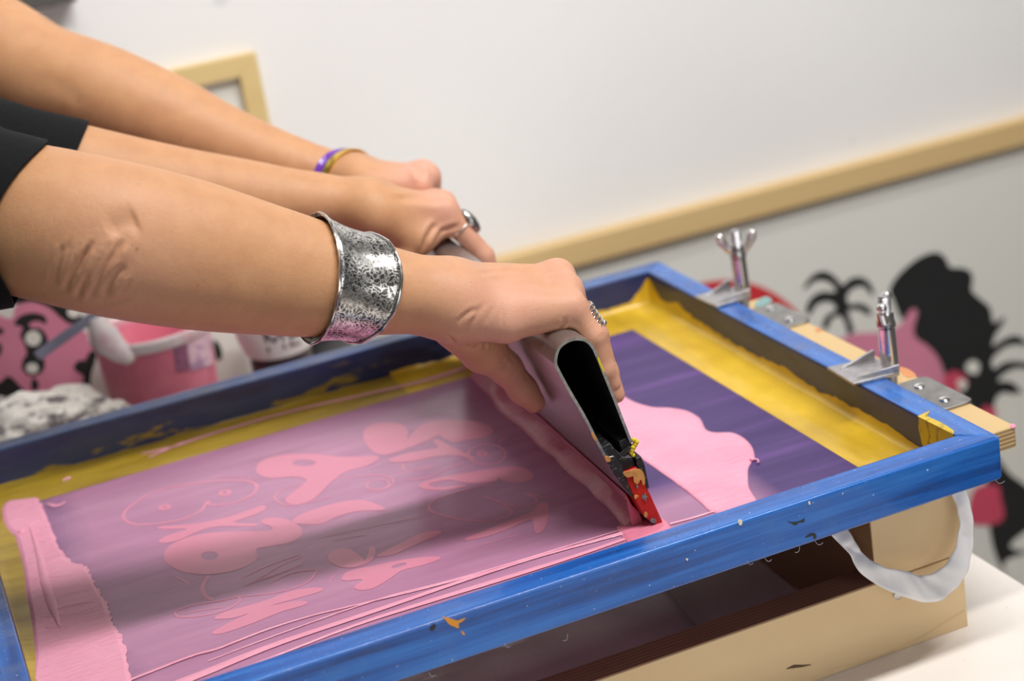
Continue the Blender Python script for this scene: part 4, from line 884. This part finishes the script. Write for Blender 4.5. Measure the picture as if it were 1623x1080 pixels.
M_jeans = plain('dark_trousers', (40, 42, 52), .8); M_shirt2 = plain('grey_jersey', (110, 110, 114), .85)

def arm_path(st, n=4):
    """stations (px, py, half width in px, depth, depth ratio) -> centres, half widths"""
    S = crom([(*s[:2], s[2], s[3], s[4]) for s in st], n)
    P = arr([at(s[:2], D=s[3]) for s in S]); A = S[:, 2] * S[:, 3] / FPX
    return P, A, A * S[:, 4], S
def arm_sdf(P, A, B):
    seg = [s_ell(P[i], P[i + 1], (A[i], B[i]), (A[i + 1], B[i + 1]), CR[2]) for i in range(len(P) - 1)]
    lo = [np.minimum(P[i], P[i + 1]) - max(A[i], A[i + 1], B[i], B[i + 1]) for i in range(len(P) - 1)]
    return U(seg, .004)
def hand_sdf(carp, mcp, fingers, thumb, hypo, extra=(), kp=.011):
    (c1, rc1), (c2, rc2) = carp
    palm = [s_cone(c1 * (1 - f_) + c2 * f_, m_, rc1 * (1 - f_) + rc2 * f_, r_) for f_, (m_, r_) in zip((0, .3, .65, 1), mcp)]
    palm.append(s_cone(c1, c2, rc1, rc2)); palm += [s_cone(mcp[i][0], mcp[i + 1][0], mcp[i][1] * .93, mcp[i + 1][1] * .93) for i in range(3)]
    if hypo: palm.append(chain([h[0] for h in hypo], [h[1] for h in hypo], .006))
    palm += list(extra)
    Pm = U(palm, kp); T = chain([h[0] for h in thumb], [h[1] for h in thumb], .006)
    Fg = U([chain([h[0] for h in f_], [h[1] for h in f_], .004) for f_ in fingers], .0022)
    def f(P): return smin(smin(Pm(P), T(P), .012), Fg(P), .006)
    return f
def bounded(f, lo, hi):
    lo, hi = arr(lo), arr(hi)
    def g(P):
        d = np.linalg.norm(np.maximum(np.maximum(lo - P, P - hi), 0), axis=1) + .02; m_ = d < .0201
        if m_.any(): d[m_] = f(P[m_])
        return d
    return g
def pt(px, py, Y): return at((px, py), Y=Y)
def body_mesh(name, parts):
    Vs, Fs, Ks = [], [], []; n = 0
    for V, F, K in parts: Vs.append(V); Fs.append(F + n); Ks.append(K); n += len(V)
    me = mesh_np(name, np.concatenate(Vs), np.concatenate(Fs)); a = me.attributes.new('pink', 'FLOAT', 'POINT'); a.data.foreach_set('value', np.concatenate(Ks).astype(np.float32))
    o = bpy.data.objects.new(name, me); COL.objects.link(o); me.materials.append(M_skin.m); me.polygons.foreach_set('use_smooth', [True] * len(me.polygons)); return o
def pinkness(V, pts):
    k = np.zeros(len(V))
    for p, r, a in pts: k = np.maximum(k, a * np.exp(-(np.linalg.norm(V - p, axis=1) / r) ** 2))
    return np.clip(k, 0, 1)
def grow(f, pts, h, pad=.03, smooth=3):
    pts = arr(pts); return polygonise(f, pts.min(0) - pad, pts.max(0) + pad, h, smooth)

# ---- near arm: right arm of the person in black, elbow towards us, hand over the handle
ST1 = [(712, 472, 53, 1.286, 1.12), (665, 467, 58, 1.279, 1.1), (620, 462, 65, 1.271, 1.05), (548, 452, 79, 1.262, .98), (467, 437, 94, 1.25, .92), (365, 417, 108, 1.232, .88), (280, 399, 117, 1.215, .86), (187, 380, 121, 1.20, .86), (95, 360, 120, 1.20, .86), (15, 342, 118, 1.215, .86), (-110, 305, 120, 1.228, .88), (-280, 243, 124, 1.245, .9)]
P1, A1, B1, S1 = arm_path(ST1)
h1_mcp = [(pt(868, 441, .187), .0098), (pt(883, 439, .168), .0101), (pt(896, 461, .147), .0098), (pt(905, 487, .125), .0092)]
h1_car = [(pt(716, 458, .172), .0185), (pt(716, 482, .146), .0185)]
f_ring = [pt(896, 461, .147), pt(945, 531, .143), pt(963, 590, .141), pt(977, 626, .138)]
f_pink = [pt(905, 487, .125), pt(942, 533, .1165), pt(959, 586, .1155), pt(972, 609, .1155)]
sh = arr((.0016, .0205, .0015)); f_mid = [p + sh for p in f_ring]; f_mid[0] = h1_mcp[1][0]; f_mid[3] = f_mid[3] + arr((.001, 0, -.006))
f_ind = [p + sh * 1.95 for p in f_ring]; f_ind[0] = h1_mcp[0][0]; f_ind[3] = f_ind[3] + arr((.0, 0, .002))
fr = (.0096, .0086, .0077, .0064)
fingers1 = [list(zip(f_ind, fr)), list(zip(f_mid, fr)), list(zip(f_ring, fr)), list(zip(f_pink, (.0090, .0076, .0068, .0056)))]
thumb1 = [(pt(724, 516, .172), .0185), (pt(766, 555, .186), .0165), (pt(801, 583, .190), .0118), (pt(829, 618, .190), .0104), (pt(846, 637, .190), .0086)]
hypo1 = [(pt(735, 500, .140), .0185), (pt(800, 509, .131), .0148), (pt(880, 500, .127), .0105)]
hf1 = hand_sdf(h1_car, h1_mcp, fingers1, thumb1, hypo1); af1 = arm_sdf(P1, A1, B1)
hpts = [q[0] for q in h1_mcp + h1_car + thumb1 + hypo1] + f_ring + f_pink + f_mid + f_ind
hb1 = bounded(hf1, np.min(hpts, 0) - .035, np.max(hpts, 0) + .035)
elb = march(af1, [(170, 455)])[0]
def f1(P): return smin(af1(P), hb1(P), .020)
def zz_(pts, sc, ox, oy): return [(ox + a / sc, oy + b / sc) for a, b in pts]
def folds(V, F, f, L):
    T = np.zeros(len(V)); N = normals(V, F)
    for pts, amp, wd, *lip in L: crease(V, T, march(f, pts), amp, wd, *(lip or (.35,)))
    return V + N * np.clip(T, -.0034, .0012)[:, None]
E4 = lambda p: zz_(p, 6, 60, 340)
H2 = lambda p: zz_(p, 7.2, 680, 380); H3 = lambda p: zz_(p, 7.2, 820, 400); H4 = lambda p: zz_(p, 6.75, 680, 500)
FOLDS1 = [
    (E4([(830, 225), (760, 310), (690, 420), (630, 520), (560, 650), (480, 800)]), .0024, .0024, .5),
    (E4([(850, 480), (750, 560), (670, 660), (610, 800)]), .0018, .0030, .4), (E4([(520, 290), (430, 400), (350, 540), (290, 660), (230, 730)]), .0015, .0020, .5),
    (E4([(480, 550), (430, 660), (370, 810)]), .0018, .0020, .5), (E4([(960, 40), (890, 65), (790, 105), (640, 180)]), .0024, .0080, .05),
    (E4([(900, 790), (740, 830), (580, 850)]), .0009, .0024, .4), (E4([(860, 560), (800, 620), (740, 700)]), .0006, .0014, .5), (E4([(900, 600), (840, 680), (760, 740)]), .0005, .0014, .5),
    (E4([(233, 283), (201, 365), (137, 525), (108, 646)]), 0.00086, 0.00166, .5),
    (E4([(273, 277), (224, 374), (180, 530), (136, 647)]), 0.00099, 0.00164, .5),
    (E4([(316, 221), (260, 359), (193, 535), (163, 675)]), 0.00090, 0.00140, .5),
    (E4([(356, 273), (300, 362), (243, 539), (196, 670)]), 0.00084, 0.00131, .5),
    (E4([(416, 231), (352, 377), (278, 543), (228, 666)]), 0.00066, 0.00142, .5),
    (E4([(459, 225), (373, 369), (309, 534), (246, 704)]), 0.00073, 0.00137, .5),
    (E4([(477, 277), (426, 386), (325, 552), (270, 721)]), 0.00084, 0.00161, .5),
    (E4([(538, 228), (449, 358), (375, 561), (316, 706)]), 0.00108, 0.00185, .5),
    (E4([(582, 214), (489, 368), (400, 553), (335, 715)]), 0.00071, 0.00200, .5),
    (E4([(628, 199), (539, 374), (458, 553), (354, 725)]), 0.00076, 0.00133, .5),
    (E4([(664, 220), (562, 366), (475, 564), (377, 771)]), 0.00068, 0.00136, .5),
    (E4([(705, 226), (607, 374), (518, 564), (437, 727)]), 0.00116, 0.00180, .5),
    (E4([(743, 215), (642, 366), (522, 559), (440, 776)]), 0.00102, 0.00147, .5),
    (H2([(190, 1062), (300, 1055), (430, 1035), (500, 930), (570, 810), (650, 700)]), .0008, .0017), (H2([(320, 950), (430, 850), (560, 780)]), .0011, .0017), (H2([(830, 700), (835, 850), (830, 990)]), .0004, .0011), (H2([(640, 960), (690, 860), (740, 760)]), .0005, .0013),
    (H2([(540, 410), (760, 380), (1000, 345), (1440, 350)]), .0012, .0024), (H2([(760, 430), (1010, 520), (1230, 480), (1440, 500)]), .0006, .0026), (H2([(780, 350), (1000, 310), (1180, 290)]), .0005, .002),
    (H2([(500, 440), (800, 400), (1000, 400), (1300, 410)]), -.0011, .0030, 0),
    (H3([(545, 755), (530, 830), (470, 885)]), .0024, .0014), (H3([(930, 960), (965, 945), (1005, 925)]), .0005, .0009), (H3([(930, 985), (970, 975), (1010, 960)]), .0004, .0008), (H3([(780, 850), (850, 780), (900, 760)]), .0003, .001),
    (H4([(150, 195), (240, 260), (380, 310), (520, 320), (640, 275)]), .0019, .0016), (H4([(180, 240), (300, 320), (440, 350), (600, 330), (720, 270)]), .0015, .0016), (H4([(130, 220), (220, 320), (360, 390)]), .0008, .0015),
    (H4([(660, 520), (800, 490), (890, 410), (925, 340)]), .0013, .0014), (H4([(720, 575), (840, 540), (930, 440), (950, 380)]), .0013, .0014), (H4([(780, 610), (900, 540), (960, 450)]), .0005, .001), (H4([(975, 755), (1035, 670), (1080, 580)]), .0014, .0016), (H4([(860, 690), (920, 610), (960, 560)]), .0006, .0012), (H4([(600, 470), (760, 430), (880, 350)]), .0006, .0013)]
PK1 = [(p, .026, .8) for p, r in h1_mcp] + [(p, .02, .7) for p in f_ring[1:] + f_pink[1:]] + [(pt(800, 500, .125), .05, .75), (thumb1[2][0], .04, .55), (thumb1[3][0], .03, .6), (elb, .05, .45)]

# ---- middle arm: left arm of the same person
ST2 = [(580, 328, 38, 1.53, 1.12), (510, 322, 45, 1.525, 1.05), (450, 319, 51, 1.52, 1), (378, 311, 58, 1.51, .95), (258, 300, 70, 1.49, .92), (122, 279, 80, 1.47, .92), (10, 258, 84, 1.47, .92), (-100, 222, 86, 1.475, .92), (-280, 158, 92, 1.47, .95)]
P2, A2, B2, S2 = arm_path(ST2)
g_mcp = [(pt(705, 334, .398), .0100), (pt(699, 326, .420), .0102), (pt(690, 324, .440), .0098), (pt(680, 324, .457), .0092)]
g_car = [(pt(590, 334, .402), .0178), (pt(590, 326, .428), .0178)]
g_ind = [g_mcp[0][0], pt(767, 406, .388), pt(783, 447, .384), pt(792, 478, .384)]
sh2 = arr((.002, .0205, .001)); g_mid = [p + sh2 for p in g_ind]; g_rin = [p + sh2 * 1.95 for p in g_ind]; g_pin = [p + sh2 * 2.8 for p in g_ind]
g_mid[0], g_rin[0], g_pin[0] = g_mcp[1][0], g_mcp[2][0], g_mcp[3][0]
fing2 = [list(zip(q, fr)) for q in (g_ind, g_mid, g_rin)] + [list(zip(g_pin, (.009, .0078, .007, .006)))]
thumb2 = [(pt(605, 350, .398), .0180), (pt(655, 378, .396), .0155), (arr((-.309, .392, .122)), .0118), (arr((-.303, .386, .092)), .0104), (arr((-.298, .382, .068)), .0086)]
web2 = [(pt(660, 372, .398), .0135), (pt(708, 358, .395), .0090)]
hf2 = hand_sdf(g_car, g_mcp, fing2, thumb2, web2); af2 = arm_sdf(P2, A2, B2)
hp2 = [q[0] for q in g_mcp + g_car + thumb2] + g_ind + g_mid + g_rin + g_pin
hb2 = bounded(hf2, np.min(hp2, 0) - .035, np.max(hp2, 0) + .035)
def f2(P): return smin(af2(P), hb2(P), .018)
G6 = lambda p: zz_(p, 7.2, 620, 280)
FOLDS2 = [(G6([(345, 890), (400, 730), (470, 610), (540, 540)]), .0022, .0026, .5), (G6([(510, 740), (560, 640), (680, 590), (780, 560)]), .0016, .0022, .5), (G6([(620, 770), (720, 700), (820, 665)]), .0014, .0020, .5),
    (G6([(0, 240), (200, 250), (420, 270), (560, 260)]), .0010, .0032), (G6([(0, 190), (250, 200), (520, 200)]), -.0010, .0030, 0)]
PK2 = [(p, .028, .9) for p, r in g_mcp] + [(g_ind[1], .03, .8), (g_ind[0] * .5 + g_ind[1] * .5, .03, .7)]
sA, sB = P1[-1], P2[-1]; sm = (sA + sB) / 2 + arr((-.055, 0, .0))
ft = chain([sA, sA + (sm - sA) * .5 + arr((-.01, 0, .01)), sm, sB + (sm - sB) * .5 + arr((-.01, 0, .01)), sB], [.038, .040, .042, .040, .036], .01)
def fb(P): return np.minimum(np.minimum(smin(f1(P), ft(P), .02), f2(P)), smin(f2(P), ft(P), .02))
V, F = grow(fb, np.concatenate([P1, P2, hpts, hp2, [sm]]), .0015, .07, 3)
V = folds(V, F, f1, FOLDS1); V = folds(V, F, f2, FOLDS2)
person = body_mesh('person', [(V, F, pinkness(V, PK1 + PK2))])
tag(person, 'person in a short sleeved black top pressing the squeegee down with both hands', 'person')

def tube_rings(mb, rings, n=40, mi=0):
    """rings: (top px, bottom px, depth, half depth, sideways shift of the near side in px)"""
    R = []
    for tp, bp, D, hd, sh_ in rings:
        T_, B_ = at(tp, D=D), at(bp, D=D); c_ = (T_ + B_) / 2; up_ = (T_ - B_) / 2; cp = ((tp[0] + bp[0]) / 2, (tp[1] + bp[1]) / 2)
        side = -ray(cp) / np.linalg.norm(ray(cp)) * hd; lat = CR[0] * (sh_ * D / FPX)
        th = np.arange(n) * 2 * math.pi / n; R.append(c_ + np.cos(th)[:, None] * up_ + np.sin(th)[:, None] * side + (np.sin(th) ** 3)[:, None] * lat)
    return R
def wrap(f, R, off, flare=None, exact=False):
    """push every ring point out to at least off above the body surface"""
    out = []
    for k, r in enumerate(R):
        r = arr(r); c_ = r.mean(0) if flare is None else flare[k]; d = r - c_; L = np.linalg.norm(d, axis=1); d = d / L[:, None]; ts = np.linspace(.004, .10, 97)
        ins = np.stack([f(c_ + d * t_) < 0 for t_ in ts], 1); idx = ins.shape[1] - 1 - np.argmax(ins[:, ::-1], 1); t_s = np.where(ins.any(1), ts[idx], 0) + off
        t_s = (np.roll(t_s, 1) + 2 * t_s + np.roll(t_s, -1)) / 4
        out.append(c_ + d * np.maximum(t_s, 0 if exact else L)[:, None])
    return out
def shell(mb, R, th=.0018, mi=0):
    inner = []
    for r in R:
        c_ = r.mean(0); d = r - c_; inner.append(c_ + d * (1 - th / np.linalg.norm(d, axis=1, keepdims=True)))
    mb.rings(list(R) + inner[::-1], cap0=False, cap1=False, mi=mi, loop=True)
m = MB()
r1 = tube_rings(m, [((75, 228), (22, 488), 1.208, .050, -62), ((60, 222), (0, 492), 1.210, .051, -62), ((10, 205), (-50, 500), 1.222, .055, -60), ((-100, 150), (-120, 470), 1.23, .062, -50), ((-260, 85), (-280, 420), 1.25, .066, -30), ((-450, 20), (-470, 340), 1.265, .062, 0)])
r2 = tube_rings(m, [((140, 198), (100, 362), 1.472, .042, -10), ((128, 195), (88, 364), 1.472, .043, -10), ((60, 182), (30, 352), 1.48, .046, -10), ((-60, 140), (-60, 330), 1.48, .05, -5), ((-280, 50), (-260, 275), 1.475, .056, 0), ((-470, -20), (-470, 210), 1.46, .05, 0)])
for rr_, oth in ((r1, r2), (r2, r1)):
    c0 = rr_[-1].mean(0); c1_ = (r1[5].mean(0) + r2[5].mean(0)) / 2 + arr((-.05, 0, 0)); rr_.append((rr_[5] - c0) * .93 + c0 + (c1_ - c0) * .35); rr_.append((rr_[5] - c0) * .75 + c0 + (c1_ - c0) * .75)
r1 = wrap(f1, r1, .0045); r2 = wrap(f2, r2, .0045)
shell(m, r1); shell(m, r2)
sA, sB = r1[5].mean(0), r2[5].mean(0); mid = (sA + sB) / 2 + arr((-.050, 0, 0)); hy = abs(sB[1] - sA[1]) / 2
th = np.arange(40) * 2 * math.pi / 40
def ering(c_, rx, ry): return c_ + np.stack([rx * np.cos(th), ry * np.sin(th), 0 * th], 1)
tors = [ering(mid + arr((0, 0, dz)), rx, ry) for dz, rx, ry in ((.095, .045, .055), (.085, .06, .09), (.06, .085, hy + .045), (0, .10, hy + .062), (-.12, .10, hy + .05), (-.30, .095, hy + .03), (-.46, .11, hy + .05), (-.62, .12, hy + .06))]
m.rings(tors)
m.build('shirt', M_shirt, person, smooth=True, ang=60)
def legs(par, c_, mat):
    m = MB()
    for s in (-1, 1):
        m.rings([ering(arr((c_[0], c_[1] + s * .075, z)), r, r) for z, r in ((c_[2] - .58, .085), (c_[2] - .8, .075), (-.6, .065), (-.925, .055))])
    m.build('trousers', mat, par, smooth=True, ang=60)
legs(person, mid, M_jeans)

# ---- far arm: another person reaching in from behind
ST3 = [(552, 286, 36, 1.63, 1.12), (540, 283, 37, 1.63, 1.1), (488, 271, 43, 1.63, 1.02), (406, 245, 51, 1.63, .95), (323, 214, 61, 1.63, .92), (261, 187, 69, 1.63, .9), (160, 147, 75, 1.63, .9), (65, 118, 79, 1.64, .9), (-5, 80, 84, 1.65, .9), (-130, 10, 88, 1.655, .9), (-300, -80, 95, 1.665, .95), (-470, -170, 100, 1.67, .95)]
P3, A3, B3, S3 = arm_path(ST3)
k_mcp = [(pt(659, 279, .520), .0100), (pt(670, 277, .502), .0103), (pt(675, 281, .483), .0100), (pt(664, 292, .466), .0094)]
k_car = [(pt(572, 284, .520), .0165), (pt(572, 290, .496), .0165)]
k_rin = [k_mcp[2][0], pt(690, 322, .481), pt(700, 360, .479), pt(706, 385, .479)]
k_pin = [k_mcp[3][0], pt(680, 325, .462), pt(690, 355, .462), pt(694, 372, .462)]
k_mid = [k_mcp[1][0]] + [p + arr((.003, .0205, .001)) for p in k_rin[1:]]; k_ind = [k_mcp[0][0]] + [p + arr((.005, .041, .001)) for p in k_rin[1:]]
thumb3 = [(pt(590, 300, .520), .0165), (pt(625, 318, .524), .0140), (arr((-.290, .528, .125)), .0112), (arr((-.289, .528, .095)), .0100), (arr((-.286, .527, .072)), .0085)]
hf3 = hand_sdf(k_car, k_mcp, [list(zip(q, fr)) for q in (k_ind, k_mid, k_rin)] + [list(zip(k_pin, (.009, .0078, .007, .006)))], thumb3, [(pt(590, 300, .488), .0165), (pt(650, 303, .472), .0120)]); af3 = arm_sdf(P3, A3, B3)
hp3 = [q[0] for q in k_mcp + k_car + thumb3] + k_ind + k_mid + k_rin + k_pin
hb3 = bounded(hf3, np.min(hp3, 0) - .035, np.max(hp3, 0) + .035)
def f3(P): return smin(af3(P), hb3(P), .018)
V, F = grow(f3, np.concatenate([P3[S3[:, 0] > -260], hp3]), .0020, .035, 3)
G7 = lambda p: zz_(p, 7.2, 540, 230)
V = folds(V, F, f3, [(G7([(850, 250), (920, 330), (960, 400)]), .0022, .0030, .5), (G7([(560, 290), (640, 260), (720, 250)]), .0012, .004, .3), (zz_([(120, 330), (200, 330), (300, 390), (320, 440)], 2.571, 0, 0), .0005, .007, .2)])
K = pinkness(V, [(p, .032, 1.0) for p, r in k_mcp] + [(k_rin[1], .03, .9)])
person2 = body_mesh('person', [(V, F, K)])
tag(person2, 'person reaching a bare arm in from upper left, wearing purple and gold bangles', 'person')
m = MB(); s3 = P3[-1]; mid3 = s3 + arr((-.08, .06, -.02))
m.rings([ering(mid3 + arr((0, 0, dz)), rx, ry) for dz, rx, ry in ((.10, .05, .06), (.085, .07, .10), (.05, .10, .13), (-.06, .11, .14), (-.25, .105, .13), (-.45, .11, .13), (-.62, .12, .14))]); m.build('shirt', M_shirt2, person2, smooth=True, ang=60)
legs(person2, mid3, M_jeans)

# ================================================================== jewellery
M_silver = NT('hammered_silver'); t = M_silver
v1 = t.n('ShaderNodeTexVoronoi'); v1.feature = 'DISTANCE_TO_EDGE'; v1.inputs['Scale'].default_value = 300
nz_ = t.n('ShaderNodeTexNoise'); nz_.inputs['Scale'].default_value = 160; t.l(t.co(), nz_.inputs['Vector']); mx = t.n('ShaderNodeMix', data_type='VECTOR'); mx.inputs[0].default_value = .012; t.l(t.co(), mx.inputs[4]); t.l(nz_.outputs['Color'], mx.inputs[5]); t.l(mx.outputs[1], v1.inputs['Vector'])
cr_ = t.step(v1.outputs['Distance'], .05, .16)
t.color(t.mix(t.math('MULTIPLY', cr_, t.step(t.noise(70, 3), .2, .55)), lin((222, 220, 216)), lin((96, 92, 90)))); t.set(rough=.27, metal=1.0); t.bump(t.step(v1.outputs['Distance'], 0, .25), -.9, .0010); t.bump(t.noise(500, 3), .3, .0004)
M_sil = plain('polished_silver', (214, 210, 206), .18, 1, .1, 300)
rows = []; n_s = 13
for k in range(n_s):
    s = k / (n_s - 1); e_ = (2 * s - 1) ** 2
    tp = (500 + 82 * s, 349 + 26 * s + 6 * (1 - e_)); bp = (491 + 60 * s, 522 + 15 * s + 1 * math.sin(s * 3.1)); D = 1.259 + .012 * s; hd = .0345 - .004 * s + .0016 * e_; shf = 37 + 24 * s
    T_, B_ = at(tp, D=D), at(bp, D=D); c_ = (T_ + B_) / 2; up_ = (T_ - B_) / 2 * (.972 + .03 * e_); cp = ((tp[0] + bp[0]) / 2, (tp[1] + bp[1]) / 2)
    side = -ray(cp) / np.linalg.norm(ray(cp)) * hd + CR[0] * (shf * D / FPX)
    th = np.linspace(math.radians(-72), math.radians(232), 72); rows.append(c_ + np.cos(th)[:, None] * up_ + np.sin(th)[:, None] * side)
for r in (rows[0], rows[-1]):
    wv_ = np.random.default_rng(4).normal(0, .00022, len(r)); r += CR[0] * wv_[:, None]
cen_ = [np.array([r[6:50].mean(0)[0], r[6:50].mean(0)[1], r[6:50].mean(0)[2]]) for r in rows]
fl_ = [(2 * k / (n_s - 1) - 1) ** 2 for k in range(n_s)]
axis_c = [P1[np.argmin(np.linalg.norm(P1 - r.mean(0), axis=1))] * .0 + (rows[0].mean(0) * (1 - k / (n_s - 1)) + rows[-1].mean(0) * k / (n_s - 1)) for k, r in enumerate(rows)]
rows = [wrap(f1, [r], .0028 + .0022 * e_, [c_])[0] for r, e_, c_ in zip(rows, fl_, axis_c)]
t = thing('cuff_bracelet', 'wide hammered silver cuff bracelet on the nearest forearm', 'bracelet', tuple(rows[6].mean(0)))
o = MB().rings(rows, closed=False, cap0=False, cap1=False).build('cuff_band', M_silver, t, smooth=True, ang=180)
md = o.modifiers.new('s', 'SOLIDIFY'); md.thickness = .0012
m = MB(); m.tube(rows[0], .0011, 8); m.build('rim', M_sil, o, smooth=True); m = MB(); m.tube(rows[-1], .0011, 8); m.build('rim', M_sil, o, smooth=True)
def torus_on(mb, a, b, f_, r, tr, n=40, sq=1):
    c_ = a * (1 - f_) + b * f_; ax = (b - a) / np.linalg.norm(b - a); u = np.cross(ax, CR[2]); u /= np.linalg.norm(u); v = np.cross(ax, u); th = np.arange(n) * 2 * math.pi / n
    mb.tube(c_ + r * (np.cos(th)[:, None] * u + np.sin(th)[:, None] * v), tr, 8, loop=True); return c_, u, v
t = thing('ring', 'silver coiled ring with bead ends on the hand nearest the camera', 'ring', tuple(f_ring[0] * .4 + f_ring[1] * .6))
m = MB(); a, b = f_ring[0], f_ring[1]
for k, f_ in enumerate((.46, .55, .64, .73, .82)):
    m = MB(); c_, u, v = torus_on(m, a, b, f_, .0106 - .0006 * f_, .0010); m.build('coil_band', M_sil, t, smooth=True, ang=60)
q1 = at((937, 484), D=depth(a * .5 + b * .5)); q2 = at((957, 512), D=depth(a * .25 + b * .75))
for q_, r_ in ((q1, .0022), (q2, .0024)): m = MB(); m.sphere(q_, r_, 14, 9); m.build('bead', M_sil, t, smooth=True, ang=80)
a, b = g_ind[0], g_ind[1]; c_ = a * .62 + b * .38
t = thing('ring', 'large domed silver ring on the hand with a bare wrist behind', 'ring', tuple(c_))
m = MB(); torus_on(m, a, b, .385, .0101, .0009); m.build('band', M_sil, t, smooth=True, ang=60)
ax = (b - a) / np.linalg.norm(b - a); dq = at((750, 350), D=depth(c_) + .002); out_ = dq - c_; out_ = out_ - ax * (out_ @ ax); out_ /= np.linalg.norm(out_); sd = np.cross(ax, out_)
m = MB(); m.sphere(c_ + out_ * .0105 + ax * (.001), (.0128, .0090, .0056), 28, 16, ax=(ax, sd, out_)); m.build('dome', M_silver, t, smooth=True, ang=80)
M_purple = plain('purple_enamel', (112, 58, 168), .2, 0, .05); M_gold = plain('gold_metal', (226, 192, 92), .3, 1, .05)
def bangle(x0, x1, mat, label):
    R = []
    for s in np.linspace(0, 1, 5):
        dx = x0 + (x1 - x0) * s; b_ = 1.0 + .02 * math.sin(s * math.pi)
        tp, bp = (560 + dx, 243 - .1 * dx + .25 * abs(dx)), (532 + dx, 326); T_, B_ = at(tp, D=1.63), at(bp, D=1.63); cc = (T_ + B_) / 2; up_ = (T_ - B_) / 2 * b_; cp = ((tp[0] + bp[0]) / 2, (tp[1] + bp[1]) / 2)
        side = -ray(cp) / np.linalg.norm(ray(cp)) * .0285 + CR[0] * (-40 * 1.63 / FPX); th_ = np.arange(60) * 2 * math.pi / 60; R.append(cc + np.cos(th_)[:, None] * up_ + np.sin(th_)[:, None] * side)
    R = wrap(f3, R, .0030); m = MB(); shell(m, R, .0018); tag(m.build('bangle', mat, None, smooth=True, ang=50), label, 'bangle')
bangle(-14, -1, M_purple, 'purple enamel bangle around the far raised wrist')
bangle(1, 14, M_gold, 'polished gold bangle right beside the purple bangle on the far wrist')
